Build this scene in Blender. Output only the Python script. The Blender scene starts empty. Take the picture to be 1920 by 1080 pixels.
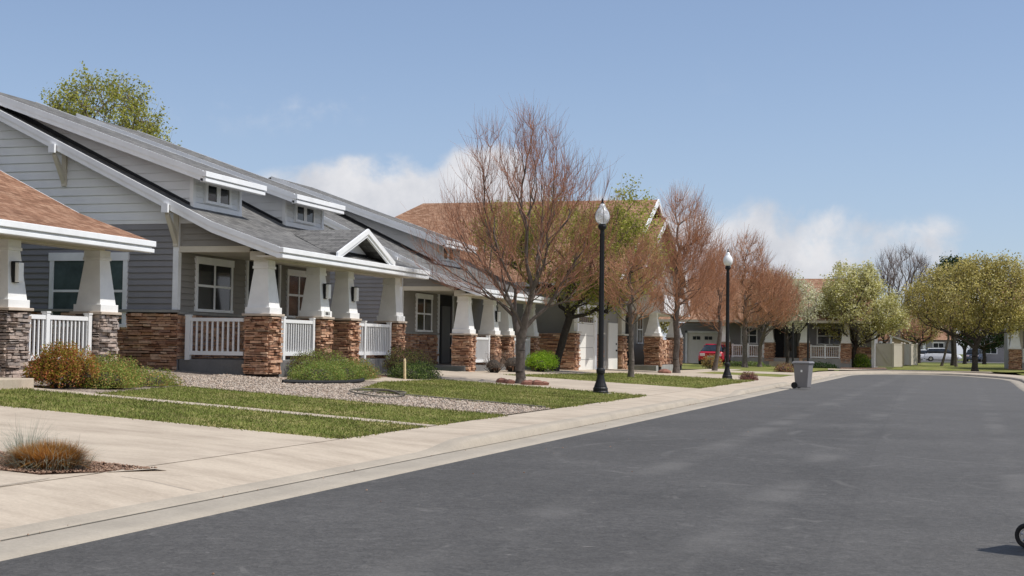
import bpy, math, random
import numpy as np
from mathutils import Vector, Matrix
S = bpy.context.scene
COL = S.collection
R = math.radians
rnd = random.Random(7)
rs = np.random.RandomState(11)

# ------------------------------------------------------------ camera
TH, PI_, RO = R(16.3), R(2.38), R(0.8)
fw = Vector((-math.sin(TH)*math.cos(PI_), math.cos(TH)*math.cos(PI_), math.sin(PI_)))
r0 = Vector((math.cos(TH), math.sin(TH), 0)); u0 = r0.cross(fw)
rt = r0*math.cos(RO)+u0*math.sin(RO); up = u0*math.cos(RO)-r0*math.sin(RO)
cam = bpy.data.cameras.new('camera'); camo = bpy.data.objects.new('camera', cam); COL.objects.link(camo)
cam.sensor_width = 36; cam.lens = 48.75; cam.clip_end = 3000; cam.clip_start = .1
camo.matrix_world = Matrix(((rt.x, up.x, -fw.x, 0), (rt.y, up.y, -fw.y, 0), (rt.z, up.z, -fw.z, 1.4), (0, 0, 0, 1)))
S.camera = camo

# ------------------------------------------------------------ node helper
class NT:
    def __init__(s, tree): s.t = tree; s.n = tree.nodes; s.l = tree.links
    def new(s, typ, inp=None, **kw):
        n = s.n.new(typ)
        for k, v in kw.items(): setattr(n, k, v)
        for k, v in (inp or {}).items(): s.set(n.inputs[k], v)
        return n
    def set(s, sock, v):
        if isinstance(v, bpy.types.NodeSocket): s.l.new(v, sock)
        else: sock.default_value = v
    def m(s, op, a, b=0.0, c=None, clamp=False):
        n = s.n.new('ShaderNodeMath'); n.operation = op; n.use_clamp = clamp
        s.set(n.inputs[0], a); s.set(n.inputs[1], b)
        if c is not None: s.set(n.inputs[2], c)
        return n.outputs[0]
    def vm(s, op, a, b=(0, 0, 0)):
        n = s.n.new('ShaderNodeVectorMath'); n.operation = op
        s.set(n.inputs[0], a); s.set(n.inputs[1], b)
        return n.outputs[0]
    def mix(s, f, a, b, mode='MIX'):
        n = s.n.new('ShaderNodeMix'); n.data_type = 'RGBA'; n.blend_type = mode
        s.set(n.inputs[0], f); s.set(n.inputs[6], c4(a)); s.set(n.inputs[7], c4(b))
        return n.outputs[2]
    def ramp(s, f, stops, interp='LINEAR'):
        n = s.n.new('ShaderNodeValToRGB'); n.color_ramp.interpolation = interp
        e = n.color_ramp.elements
        while len(e) < len(stops): e.new(.5)
        for q, (p, c) in zip(e, stops): q.position = p; q.color = c4(c) if not isinstance(c, (int, float)) else (c, c, c, 1)
        s.set(n.inputs[0], f); return n.outputs[0]
    def noise(s, v, scale, detail=4, rough=.55, dist=0):
        n = s.n.new('ShaderNodeTexNoise'); s.set(n.inputs['Vector'], v)
        n.inputs['Scale'].default_value = scale; n.inputs['Detail'].default_value = detail
        n.inputs['Roughness'].default_value = rough; n.inputs['Distortion'].default_value = dist
        return n.outputs['Fac']
    def smooth(s, v, a, b):
        n = s.n.new('ShaderNodeMapRange'); n.interpolation_type = 'SMOOTHSTEP'
        s.set(n.inputs[0], v); n.inputs[1].default_value = a; n.inputs[2].default_value = b
        return n.outputs[0]
def c4(c):
    if isinstance(c, bpy.types.NodeSocket): return c
    return (c[0], c[1], c[2], 1) if len(c) == 3 else c

# ------------------------------------------------------------ world + sun
SUN_EL, SUN_PHI = 58.0, 4.0     # PHI: degrees past square to the street
W = bpy.data.worlds.new('World'); S.world = W; W.use_nodes = True
w = NT(W.node_tree); w.n.clear()
sky = w.new('ShaderNodeTexSky', sky_type='NISHITA', sun_disc=False, sun_elevation=R(SUN_EL), sun_rotation=R(90-SUN_PHI))
sky.altitude = 1300; sky.air_density = 1.0; sky.dust_density = 1.6; sky.ozone_density = 1.6
tc = w.new('ShaderNodeTexCoord'); d = tc.outputs['Generated']
sx = w.new('ShaderNodeSeparateXYZ', {0: d})
el = w.m('MULTIPLY', w.m('ARCSINE', sx.outputs[2]), 57.2958)
az = w.m('MULTIPLY', w.m('ARCTAN2', sx.outputs[0], sx.outputs[1]), 57.2958)
n1 = w.noise(d, 13, 9, .56, .35)
n2 = w.noise(d, 46, 7, .6)
nz = w.m('ADD', w.m('MULTIPLY', n1, .75), w.m('MULTIPLY', n2, .25))
def blob(a0, e0, ra, re_, wt=1.0, flat=3.2):
    da = w.m('DIVIDE', w.m('SUBTRACT', az, a0), ra)
    de = w.m('SUBTRACT', el, e0)
    up_ = w.m('DIVIDE', w.m('MAXIMUM', de, 0.0), re_); dn = w.m('DIVIDE', w.m('MINIMUM', de, 0.0), re_*flat)
    q = w.m('ADD', w.m('MULTIPLY', da, da), w.m('ADD', w.m('MULTIPLY', up_, up_), w.m('MULTIPLY', dn, dn)))
    return w.m('MULTIPLY', w.m('MAXIMUM', w.m('SUBTRACT', 1.0, q), 0.0), wt)
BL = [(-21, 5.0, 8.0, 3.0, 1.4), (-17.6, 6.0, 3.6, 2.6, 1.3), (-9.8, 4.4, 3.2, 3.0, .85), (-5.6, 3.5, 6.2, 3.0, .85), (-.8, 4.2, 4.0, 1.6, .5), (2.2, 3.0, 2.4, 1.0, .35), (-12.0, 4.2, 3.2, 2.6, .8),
      (3.4, 1.6, 6.0, 2.4, .6), (-27, 9.9, 6.5, .6, .2), (-8.0, 11.6, 1.5, .7, .06), (-5.4, 12.2, 1.5, .6, .06), (5.6, 10.3, 1.5, .6, .2), (40, 9, 22, 7, 1.0), (110, 14, 30, 8, 1.0), (-80, 12, 30, 9, 1.1), (172, 18, 55, 28, 1.5), (-172, 18, 40, 28, 1.5), (-130, 16, 34, 22, 1.4)]  # closing entries: big unseen cloud banks added behind the camera as fill light
tot = None
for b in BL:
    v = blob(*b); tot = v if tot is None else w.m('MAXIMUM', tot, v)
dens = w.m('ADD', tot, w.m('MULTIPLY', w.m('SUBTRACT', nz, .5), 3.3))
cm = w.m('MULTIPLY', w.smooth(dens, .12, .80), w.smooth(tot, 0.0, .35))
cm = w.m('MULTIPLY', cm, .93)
csh = w.noise(d, 21, 6, .6)
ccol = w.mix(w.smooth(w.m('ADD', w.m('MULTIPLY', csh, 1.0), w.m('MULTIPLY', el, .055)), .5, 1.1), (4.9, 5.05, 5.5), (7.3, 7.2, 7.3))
hz = w.smooth(w.m('MULTIPLY', el, -1.0), -15.0, 1.0)
skyc = w.mix(w.m('MULTIPLY', hz, .42), sky.outputs[0], (3.9, 4.7, 5.9))
skyc = w.mix(.25, skyc, (3.9, 4.9, 7.2))
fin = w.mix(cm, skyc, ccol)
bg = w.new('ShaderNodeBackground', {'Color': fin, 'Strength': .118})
wo = w.new('ShaderNodeOutputWorld', {'Surface': bg.outputs[0]})
sl = bpy.data.lights.new('sun', 'SUN'); sl.energy = 4.2; sl.angle = R(.53); sl.color = (1, .955, .89)
so = bpy.data.objects.new('sun', sl); COL.objects.link(so)
sd = Vector((math.cos(R(SUN_EL))*math.cos(R(SUN_PHI)), math.cos(R(SUN_EL))*math.sin(R(SUN_PHI)), math.sin(R(SUN_EL))))
so.rotation_euler = sd.to_track_quat('Z', 'Y').to_euler(); so.location = (20, 20, 40)
S.view_settings.view_transform = 'Standard'; S.view_settings.look = 'None'
S.view_settings.exposure = 0.0; S.view_settings.gamma = 1
S.render.engine = 'CYCLES'
S.cycles.max_bounces = 6; S.cycles.transparent_max_bounces = 12

# ------------------------------------------------------------ materials
def mat(name, col=(.5, .5, .5), rough=.8, var=.12, vscale=3.0, bump=0.0, bscale=30, spec=.3, metal=0.0, fn=None, sheen=None):
    m = bpy.data.materials.new(name); m.use_nodes = True
    t = NT(m.node_tree); b = t.n['Principled BSDF']
    b.inputs['Roughness'].default_value = rough; b.inputs['Specular IOR Level'].default_value = spec
    b.inputs['Metallic'].default_value = metal
    tc = t.new('ShaderNodeTexCoord'); P = tc.outputs['Object']
    if fn:
        c, h = fn(t, P)
    else:
        n = t.noise(P, vscale, 5, .6)
        c = t.mix(1.0, col, t.ramp(n, [(.3, 1-var), (.7, 1+var)]), 'MULTIPLY'); h = None
    t.set(b.inputs['Base Color'], c4(c))
    if h is None and bump: h = t.noise(P, bscale, 4, .6)
    if h is not None and bump:
        bn = t.new('ShaderNodeBump', {'Height': h, 'Strength': 1.0, 'Distance': bump})
        t.set(b.inputs['Normal'], bn.outputs[0])
    return m
def island(cols, extra=.15, vs=6.0):
    def f(t, P):
        g = t.new('ShaderNodeNewGeometry')
        st = [(i/max(1, len(cols)-1), c) for i, c in enumerate(cols)]
        c = t.ramp(g.outputs['Random Per Island'], st)
        n = t.noise(P, vs, 3, .6)
        return t.mix(1.0, c, t.ramp(n, [(.3, 1-extra), (.7, 1+extra)]), 'MULTIPLY'), None
    return f
def leafmat(name, cols, rough=.6, trans=.38, vs=1.5):
    m = bpy.data.materials.new(name); m.use_nodes = True
    t = NT(m.node_tree); b = t.n['Principled BSDF']; out = t.n['Material Output']
    tc = t.new('ShaderNodeTexCoord')
    c, _ = island(cols, .38, vs)(t, tc.outputs['Object'])
    t.set(b.inputs['Base Color'], c); b.inputs['Roughness'].default_value = rough; b.inputs['Specular IOR Level'].default_value = .2
    tr = t.new('ShaderNodeBsdfTranslucent', {'Color': c})
    mx = t.new('ShaderNodeMixShader', {0: trans, 1: b.outputs[0], 2: tr.outputs[0]})
    t.set(out.inputs[0], mx.outputs[0]); return m
def f_shingle(cols, axis):
    def f(t, P):
        s = t.new('ShaderNodeSeparateXYZ', {0: P})
        a, b_ = (s.outputs[1], s.outputs[0]) if axis == 'Y' else (s.outputs[0], s.outputs[1])
        v = t.new('ShaderNodeCombineXYZ', {0: a, 1: t.m('MULTIPLY', b_, 1.12), 2: 0.0}).outputs[0]
        br = t.new('ShaderNodeTexBrick', {'Vector': v, 'Scale': 1.0, 'Mortar Size': .006, 'Brick Width': .22, 'Row Height': .14, 'Color1': (0, 0, 0, 1), 'Color2': (1, 1, 1, 1), 'Mortar': (0, 0, 0, 1), 'Bias': 0.0, 'Mortar Smooth': .3})
        br.offset_frequency = 2; br.offset = .37
        n = t.noise(P, 9, 4, .7); n3 = t.noise(P, .7, 4, .6)
        fac = t.m('ADD', t.m('MULTIPLY', br.outputs['Color'], .42), t.m('MULTIPLY', n, .55))
        c = t.ramp(fac, [(.18, cols[0]), (.45, cols[1]), (.78, cols[2])])
        c = t.mix(1.0, c, t.ramp(n3, [(.3, .86), (.7, 1.12)]), 'MULTIPLY')
        c = t.mix(t.m('MULTIPLY', br.outputs['Fac'], .55), c, tuple(x*.35 for x in cols[0]))
        return c, t.m('SUBTRACT', t.m('MULTIPLY', br.outputs['Color'], .5), br.outputs['Fac'])
    return f
def f_concrete(base, dark, iso=False):
    def f(t, P):
        n = t.noise(P, 1.1, 6, .65); n2 = t.noise(P, 28, 3, .7)
        s = t.new('ShaderNodeSeparateXYZ', {0: P})
        v = t.new('ShaderNodeCombineXYZ', {0: t.m('MULTIPLY', s.outputs[0], .35), 1: t.m('MULTIPLY', s.outputs[1], 1.5), 2: 0.0}).outputs[0]
        n3 = t.noise(v, 1.7, 7, .7)
        c = t.ramp(n if iso else t.m('ADD', t.m('MULTIPLY', n, .4), t.m('MULTIPLY', n3, .6)), [(.3 if iso else .38, dark), (.7 if iso else .56, base)])
        c = t.mix(1.0, c, t.ramp(n2, [(.25, .88), (.75, 1.08)]), 'MULTIPLY')
        return c, n2
    return f
def f_asphalt(t, P):
    s = t.new('ShaderNodeSeparateXYZ', {0: P}); X, Y = s.outputs[0], s.outputs[1]
    vo = t.new('ShaderNodeTexVoronoi', {'Vector': P, 'Scale': 52.0}); vs = t.new('ShaderNodeSeparateColor', {0: vo.outputs['Color']}).outputs[0]
    vo2 = t.new('ShaderNodeTexVoronoi', {'Vector': P, 'Scale': 13.0}); vs2 = t.new('ShaderNodeSeparateColor', {0: vo2.outputs['Color']}).outputs[0]
    fine = t.m('ADD', t.m('ADD', t.m('MULTIPLY', vs, .38), t.m('MULTIPLY', vs2, .20)), t.m('MULTIPLY', t.noise(P, 7, 9, .85), .42)); n = t.noise(P, .35, 6, .6); patch = t.noise(P, 2.6, 5, .62, .6)
    c = t.ramp(n, [(.33, (.064, .061, .057)), (.7, (.090, .086, .081))])
    c = t.mix(1.0, c, t.ramp(fine, [(.18, .66), (.5, 1.0), (.84, 1.42)]), 'MULTIPLY')
    pale = t.m('MULTIPLY', t.smooth(patch, .60, .70), .22)
    v2 = t.new('ShaderNodeCombineXYZ', {0: t.m('MULTIPLY', X, 1.6), 1: t.m('MULTIPLY', Y, 2.2), 2: 0.0}).outputs[0]
    chips = t.m('MULTIPLY', t.smooth(t.noise(v2, 3.2, 5, .7), .63, .72), .55)
    arcs = None
    for (cx, cy, r, wd, k) in [(-.3, 18.5, 4.3, .10, .5), (-.3, 18.5, 2.9, .10, .45), (4.0, 23.5, 6.0, .12, .5), (4.0, 23.5, 4.5, .1, .45), (2.2, 16, 3.1, .08, .5), (2.2, 16, 1.75, .08, .4),
                               (-7.5, 11.5, 6.2, .35, .2), (-10, 30, 9.2, .25, .35), (6, 37, 8.0, .15, .5), (6, 37, 6.6, .15, .4), (3, 9, 4.4, .09, .3), (0, 52, 4.0, .3, .4)]:
        dx = t.m('SUBTRACT', X, cx); dy = t.m('SUBTRACT', Y, cy)
        dd = t.m('SQRT', t.m('ADD', t.m('MULTIPLY', dx, dx), t.m('MULTIPLY', dy, dy)))
        q = t.m('ABSOLUTE', t.m('SUBTRACT', dd, r))
        a = t.m('MULTIPLY', t.smooth(t.m('MULTIPLY', q, -1.0), -wd, 0.0), k)
        arcs = a if arcs is None else t.m('MAXIMUM', arcs, a)
    arcs = t.m('MULTIPLY', arcs, t.smooth(t.noise(P, .9, 4, .6), .42, .62))
    # wheel lanes running along the street
    lane = None
    for lx in (-3.3, -1.7, .6, 2.2):
        q = t.m('ABSOLUTE', t.m('SUBTRACT', t.m('SUBTRACT', X, t.m('MULTIPLY', Y, .03)), lx))
        a = t.smooth(t.m('MULTIPLY', q, -1.0), -.35, -.05)
        lane = a if lane is None else t.m('MAXIMUM', lane, a)
    lane = t.m('MULTIPLY', t.m('MULTIPLY', lane, .22), t.smooth(t.noise(P, .5, 3, .6), .4, .65))
    seam = t.m('ABSOLUTE', t.m('SUBTRACT', t.m('ADD', X, t.m('MULTIPLY', t.noise(P, .3, 2, .6), .06)), -.55))
    f = t.m('MAXIMUM', t.m('MAXIMUM', pale, t.m('MULTIPLY', arcs, .4)), lane); f = t.m('MAXIMUM', f, chips)
    f = t.m('MAXIMUM', f, t.m('MULTIPLY', t.smooth(X, -.75, -.4), .05))
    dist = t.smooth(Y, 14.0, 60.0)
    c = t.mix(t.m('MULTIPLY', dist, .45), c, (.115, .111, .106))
    c = t.mix(t.m('MULTIPLY', f, 1.2, clamp=True), c, (.215, .205, .19))
    c = t.mix(t.m('MULTIPLY', t.smooth(t.m('MULTIPLY', seam, -1.0), -.03, -.008), .16), c, (.05, .048, .045))
    return c, fine
def f_lawn(t, P):
    n = t.noise(P, .9, 5, .65); n2 = t.noise(P, 14, 4, .7)
    c = t.ramp(n, [(.32, (.11, .135, .028)), (.50, (.165, .18, .045)), (.64, (.30, .26, .11))])
    return t.mix(1.0, c, t.ramp(n2, [(.2, .6), (.8, 1.35)]), 'MULTIPLY'), n2
def f_ground(t, P):
    n = t.noise(P, .12, 5, .65); n2 = t.noise(P, 6, 4, .7)
    c = t.ramp(n, [(.35, (.07, .10, .022)), (.65, (.15, .15, .06))])
    return t.mix(1.0, c, t.ramp(n2, [(.2, .7), (.8, 1.3)]), 'MULTIPLY'), n2
def f_gravel(cols):
    def f(t, P):
        v = t.new('ShaderNodeTexVoronoi', {'Vector': P, 'Scale': 26.0})
        s = t.new('ShaderNodeSeparateColor', {0: v.outputs['Color']})
        c = t.ramp(s.outputs[0], [(i/(len(cols)-1), q) for i, q in enumerate(cols)])
        c = t.mix(t.smooth(v.outputs['Distance'], .35, .8), c, tuple(x*.4 for x in cols[0]))
        return c, t.m('SUBTRACT', 1.0, v.outputs['Distance'])
    return f
M = dict(
 asphalt=mat('asphalt', rough=.82, bump=.006, fn=f_asphalt, spec=.35),
 concrete=mat('pavement_concrete', rough=.9, bump=.002, fn=f_concrete((.50, .425, .335), (.38, .315, .245))),
 kerb=mat('kerb_concrete', rough=.9, bump=.004, fn=f_concrete((.43, .375, .30), (.33, .29, .235), True)),
 gutter=mat('gutter_concrete', rough=.9, bump=.003, fn=f_concrete((.40, .355, .29), (.31, .275, .225), True)),
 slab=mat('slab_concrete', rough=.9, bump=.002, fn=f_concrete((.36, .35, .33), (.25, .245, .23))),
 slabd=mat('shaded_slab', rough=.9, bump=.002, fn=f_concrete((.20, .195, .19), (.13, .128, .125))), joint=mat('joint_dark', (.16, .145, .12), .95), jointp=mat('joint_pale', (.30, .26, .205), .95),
 lawn=mat('lawn', rough=.95, bump=.02, fn=f_lawn, spec=.1),
 ground=mat('rough_ground', rough=.95, fn=f_ground, spec=.1),
 gravel=mat('pea_gravel', rough=.9, bump=.012, fn=f_gravel([(.22, .17, .13), (.38, .31, .245), (.48, .40, .33), (.29, .25, .215)])),
 mulch=mat('red_gravel', rough=.95, bump=.015, fn=f_gravel([(.16, .09, .06), (.27, .17, .12), (.32, .23, .17)])),
 white=mat('white_trim', (.85, .865, .885), .5, .07, 2.2),
 stucco=mat('white_stucco', (.82, .82, .81), .8, .06, 3, bump=.003, bscale=60),
 vinyl=mat('white_vinyl', (.82, .82, .82), .35, .03, 1.0, spec=.4),
 cream=mat('cream_trim', (.62, .58, .49), .6, .05),
 sidew=mat('pale_siding', (.78, .80, .83), .65, .05, 1.3),
 sideg=mat('grey_siding', (.27, .265, .275), .7, .08, 1.3),
 sidet=mat('taupe_siding', (.285, .27, .25), .7, .08, 1.3),
 soffit=mat('cream_soffit', (.55, .51, .43), .75, .05),
 roofg=mat('grey_shingle', rough=.95, bump=.012, fn=f_shingle([(.095, .093, .09), (.15, .147, .142), (.225, .22, .21)], 'Y'), spec=.15),
 roofgx=mat('grey_shingle_gable', rough=.95, bump=.012, fn=f_shingle([(.095, .093, .09), (.15, .147, .142), (.225, .22, .21)], 'X'), spec=.15),
 roofb=mat('brown_shingle', rough=.95, bump=.012, fn=f_shingle([(.15, .075, .045), (.27, .145, .09), (.38, .235, .155)], 'Y'), spec=.15),
 roofbx=mat('brown_shingle_gable', rough=.95, bump=.012, fn=f_shingle([(.20, .105, .062), (.31, .175, .11), (.42, .265, .18)], 'X'), spec=.15),
 flash=mat('black_flashing', (.012, .013, .018), .5),
 stone=mat('red_ledgestone', rough=.9, bump=.01, fn=island([(.18, .08, .05), (.50, .28, .17), (.62, .39, .26), (.24, .13, .09), (.70, .48, .33), (.36, .18, .11), (.55, .32, .20)], .25, 14)),
 stoneg=mat('grey_ledgestone', rough=.9, bump=.01, fn=island([(.22, .19, .17), (.38, .32, .28), (.46, .36, .30), (.28, .25, .24), (.52, .42, .35), (.30, .23, .19)], .25, 14)),
 mortar=mat('dark_mortar', (.028, .02, .017), .95),
 cap=mat('stone_cap', (.50, .42, .34), .85, .1, 5),
 glass=mat('window_glass', (.022, .026, .03), .06, .3, 1.5, spec=.6),
 curtain=mat('curtained_glass', (.075, .105, .105), .12, .35, 2.5, spec=.5),
 dark=mat('recess_shade', (.02, .021, .026), .8),  # near-black, carries the shade of entry recesses as colour
 door=mat('grey_door', (.10, .105, .11), .5),
 gdoor=mat('white_garage_door', (.76, .745, .70), .55, .03),
 black=mat('black_metal', (.012, .012, .014), .5, .2, 5, spec=.3),
 rubber=mat('black_rubber', (.018, .018, .019), .75),
 globec=None, globe=mat('milky_globe', (.82, .84, .86), .15, .1, 9, spec=.5),
 lampw=mat('frosted_lamp_glass', (.85, .85, .83), .3, .03),
 bark=mat('grey_bark', (.125, .105, .092), .95, .35, 9, bump=.012, bscale=18),
 barkd=mat('dark_bark', (.05, .042, .036), .95, .3, 9, bump=.01, bscale=18),
 twig=mat('red_twig', rough=.85, fn=island([(.19, .105, .08), (.44, .20, .12), (.28, .17, .135), (.56, .25, .13)], .2, 2), spec=.15),
 twigg=mat('grey_twig', rough=.85, fn=island([(.14, .11, .10), (.24, .18, .16), (.19, .15, .135)], .2, 2), spec=.15),
 twigo=mat('orange_twig', rough=.85, fn=island([(.28, .15, .10), (.54, .27, .16), (.40, .24, .17), (.64, .32, .17)], .2, 2), spec=.15),
 blade=leafmat('grass_blades', [(.11, .15, .026), (.18, .21, .048), (.25, .255, .075), (.38, .33, .15)], .7, .3, 1.6),
 lyg=leafmat('spring_leaf', [(.22, .25, .04), (.36, .37, .07), (.46, .44, .12), (.28, .29, .06)]),
 lolive=leafmat('olive_leaf', [(.24, .22, .05), (.46, .39, .12), (.62, .53, .2), (.33, .30, .08), (.76, .70, .4)]),
 lpear=leafmat('blossom_leaf', [(.33, .33, .08), (.54, .50, .18), (.74, .70, .42), (.42, .41, .11), (.88, .85, .62)]),
 lwhite=leafmat('white_blossom', [(.32, .33, .12), (.76, .74, .58), (.5, .5, .26), (.85, .83, .7)]),
 ldark=leafmat('evergreen_leaf', [(.02, .045, .015), (.045, .08, .025), (.03, .06, .02)]),
 lgreen=leafmat('shrub_green', [(.09, .15, .025), (.17, .25, .05), (.28, .35, .12), (.2, .2, .06)]),
 lbright=leafmat('bright_shrub', [(.13, .26, .012), (.26, .42, .03), (.36, .48, .05)]),
 lred=leafmat('rusty_shrub', [(.30, .10, .05), (.52, .18, .08), (.34, .18, .05), (.36, .30, .05), (.58, .25, .11)]),
 lyel=leafmat('yellow_green_shrub', [(.17, .17, .02), (.30, .28, .03), (.2, .21, .03)]),
 lor=leafmat('orange_green_shrub', [(.17, .2, .04), (.46, .25, .09), (.54, .34, .15), (.22, .26, .06), (.4, .2, .08)]),
 lmix=leafmat('green_dried_shrub', [(.13, .20, .035), (.22, .32, .06), (.40, .30, .10), (.27, .36, .08), (.19, .24, .05)]),
 ltan=leafmat('dry_twig_shrub', [(.20, .155, .125), (.30, .24, .19), (.24, .17, .14)]),
 lpurple=leafmat('purple_brown_shrub', [(.09, .06, .045), (.16, .10, .075), (.12, .11, .05)]),
 lmaroon=leafmat('maroon_shrub', [(.16, .06, .055), (.28, .14, .11), (.20, .09, .07)]),
 lblue=leafmat('blue_fescue', [(.24, .28, .22), (.38, .41, .33), (.30, .34, .26)]),
 lrust=leafmat('rust_grass', [(.30, .13, .035), (.52, .25, .06), (.40, .24, .07), (.22, .09, .04), (.6, .33, .10)]),
 pebble=mat('pebbles', rough=.9, fn=island([(.22, .17, .13), (.44, .36, .285), (.54, .46, .38), (.31, .27, .235), (.38, .27, .2)], .15)),
 rpebble=mat('red_pebbles', rough=.9, fn=island([(.16, .09, .06), (.30, .19, .13), (.38, .27, .2)], .15)),
 binm=mat('grey_plastic', (.20, .195, .20), .5, .05),
 red=mat('red_paint', (.42, .012, .03), .22, .03, spec=.6),
 carw=mat('white_paint', (.75, .76, .78), .25, .02, spec=.6),
 carg=mat('silver_paint', (.34, .35, .37), .3, .02, spec=.6),
 carb=mat('blue_paint', (.05, .07, .11), .25, .02, spec=.6),
 tail=mat('tail_light', (.45, .03, .04), .2),
 tailw=mat('clear_light', (.75, .6, .62), .2),
 chrome=mat('chrome', (.7, .7, .7), .2, .02, metal=1.0),
 fence=mat('beige_vinyl', (.50, .455, .385), .6, .06, 1.5),
 wood=mat('raw_wood', (.62, .50, .30), .8, .3, 12),
 rock=mat('red_rock', (.24, .12, .09), .95, .3, 6, bump=.02, bscale=8),
 tan=mat('tan_wall', (.50, .40, .26), .8),
 fabric=mat('dark_fabric', (.025, .027, .035), .9),
)

_m = bpy.data.materials.new('clear_ribbed_globe'); _m.use_nodes = True; _t = NT(_m.node_tree)
_b = _t.n['Principled BSDF']; _b.inputs['Base Color'].default_value = (.8, .83, .88, 1); _b.inputs['Roughness'].default_value = .12
_w = _t.new('ShaderNodeTexCoord').outputs['Object']
_k = _t.ramp(_t.noise(_w, 14, 3, .7, 1.5), [(.42, .25), (.6, .85)])
_x = _t.new('ShaderNodeMixShader', {0: _k, 1: _t.new('ShaderNodeBsdfTransparent').outputs[0], 2: _b.outputs[0]})
_t.set(_t.n['Material Output'].inputs[0], _x.outputs[0]); M['globec'] = _m
# ------------------------------------------------------------ mesh helpers
def mesh_np(name, V, F):
    V = np.asarray(V, np.float32); F = np.asarray(F, np.int32); k = F.shape[1]
    me = bpy.data.meshes.new(name); me.vertices.add(len(V)); me.vertices.foreach_set('co', V.ravel())
    me.loops.add(F.size); me.loops.foreach_set('vertex_index', F.ravel())
    me.polygons.add(len(F)); me.polygons.foreach_set('loop_start', np.arange(0, F.size, k, dtype=np.int32))
    me.polygons.foreach_set('loop_total', np.full(len(F), k, np.int32))
    me.update(calc_edges=True); return me
def link(name, me, m, parent=None, loc=(0, 0, 0)):
    o = bpy.data.objects.new(name, me); COL.objects.link(o)
    if m is not None and me is not None and len(me.materials) == 0: me.materials.append(m)
    if parent is not None: o.parent = parent
    o.location = loc; return o
def tag(o, label=None, cat=None, group=None, kind=None):
    if label: o['label'] = label
    if cat: o['category'] = cat
    if group: o['group'] = group
    if kind: o['kind'] = kind
    return o
def empty(name, loc, label, cat, group=None, rz=0):
    o = bpy.data.objects.new(name, None); COL.objects.link(o); o.location = loc; o.rotation_euler = (0, 0, rz)
    o.empty_display_size = .2
    return tag(o, label, cat, group)
def dup(o, parent=None, off=(0, 0, 0)):
    c = o.copy(); COL.objects.link(c)
    if parent is not None: c.parent = parent
    c.location = o.location+Vector(off)
    for ch in list(o.children): dup(ch, c)
    return c
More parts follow.
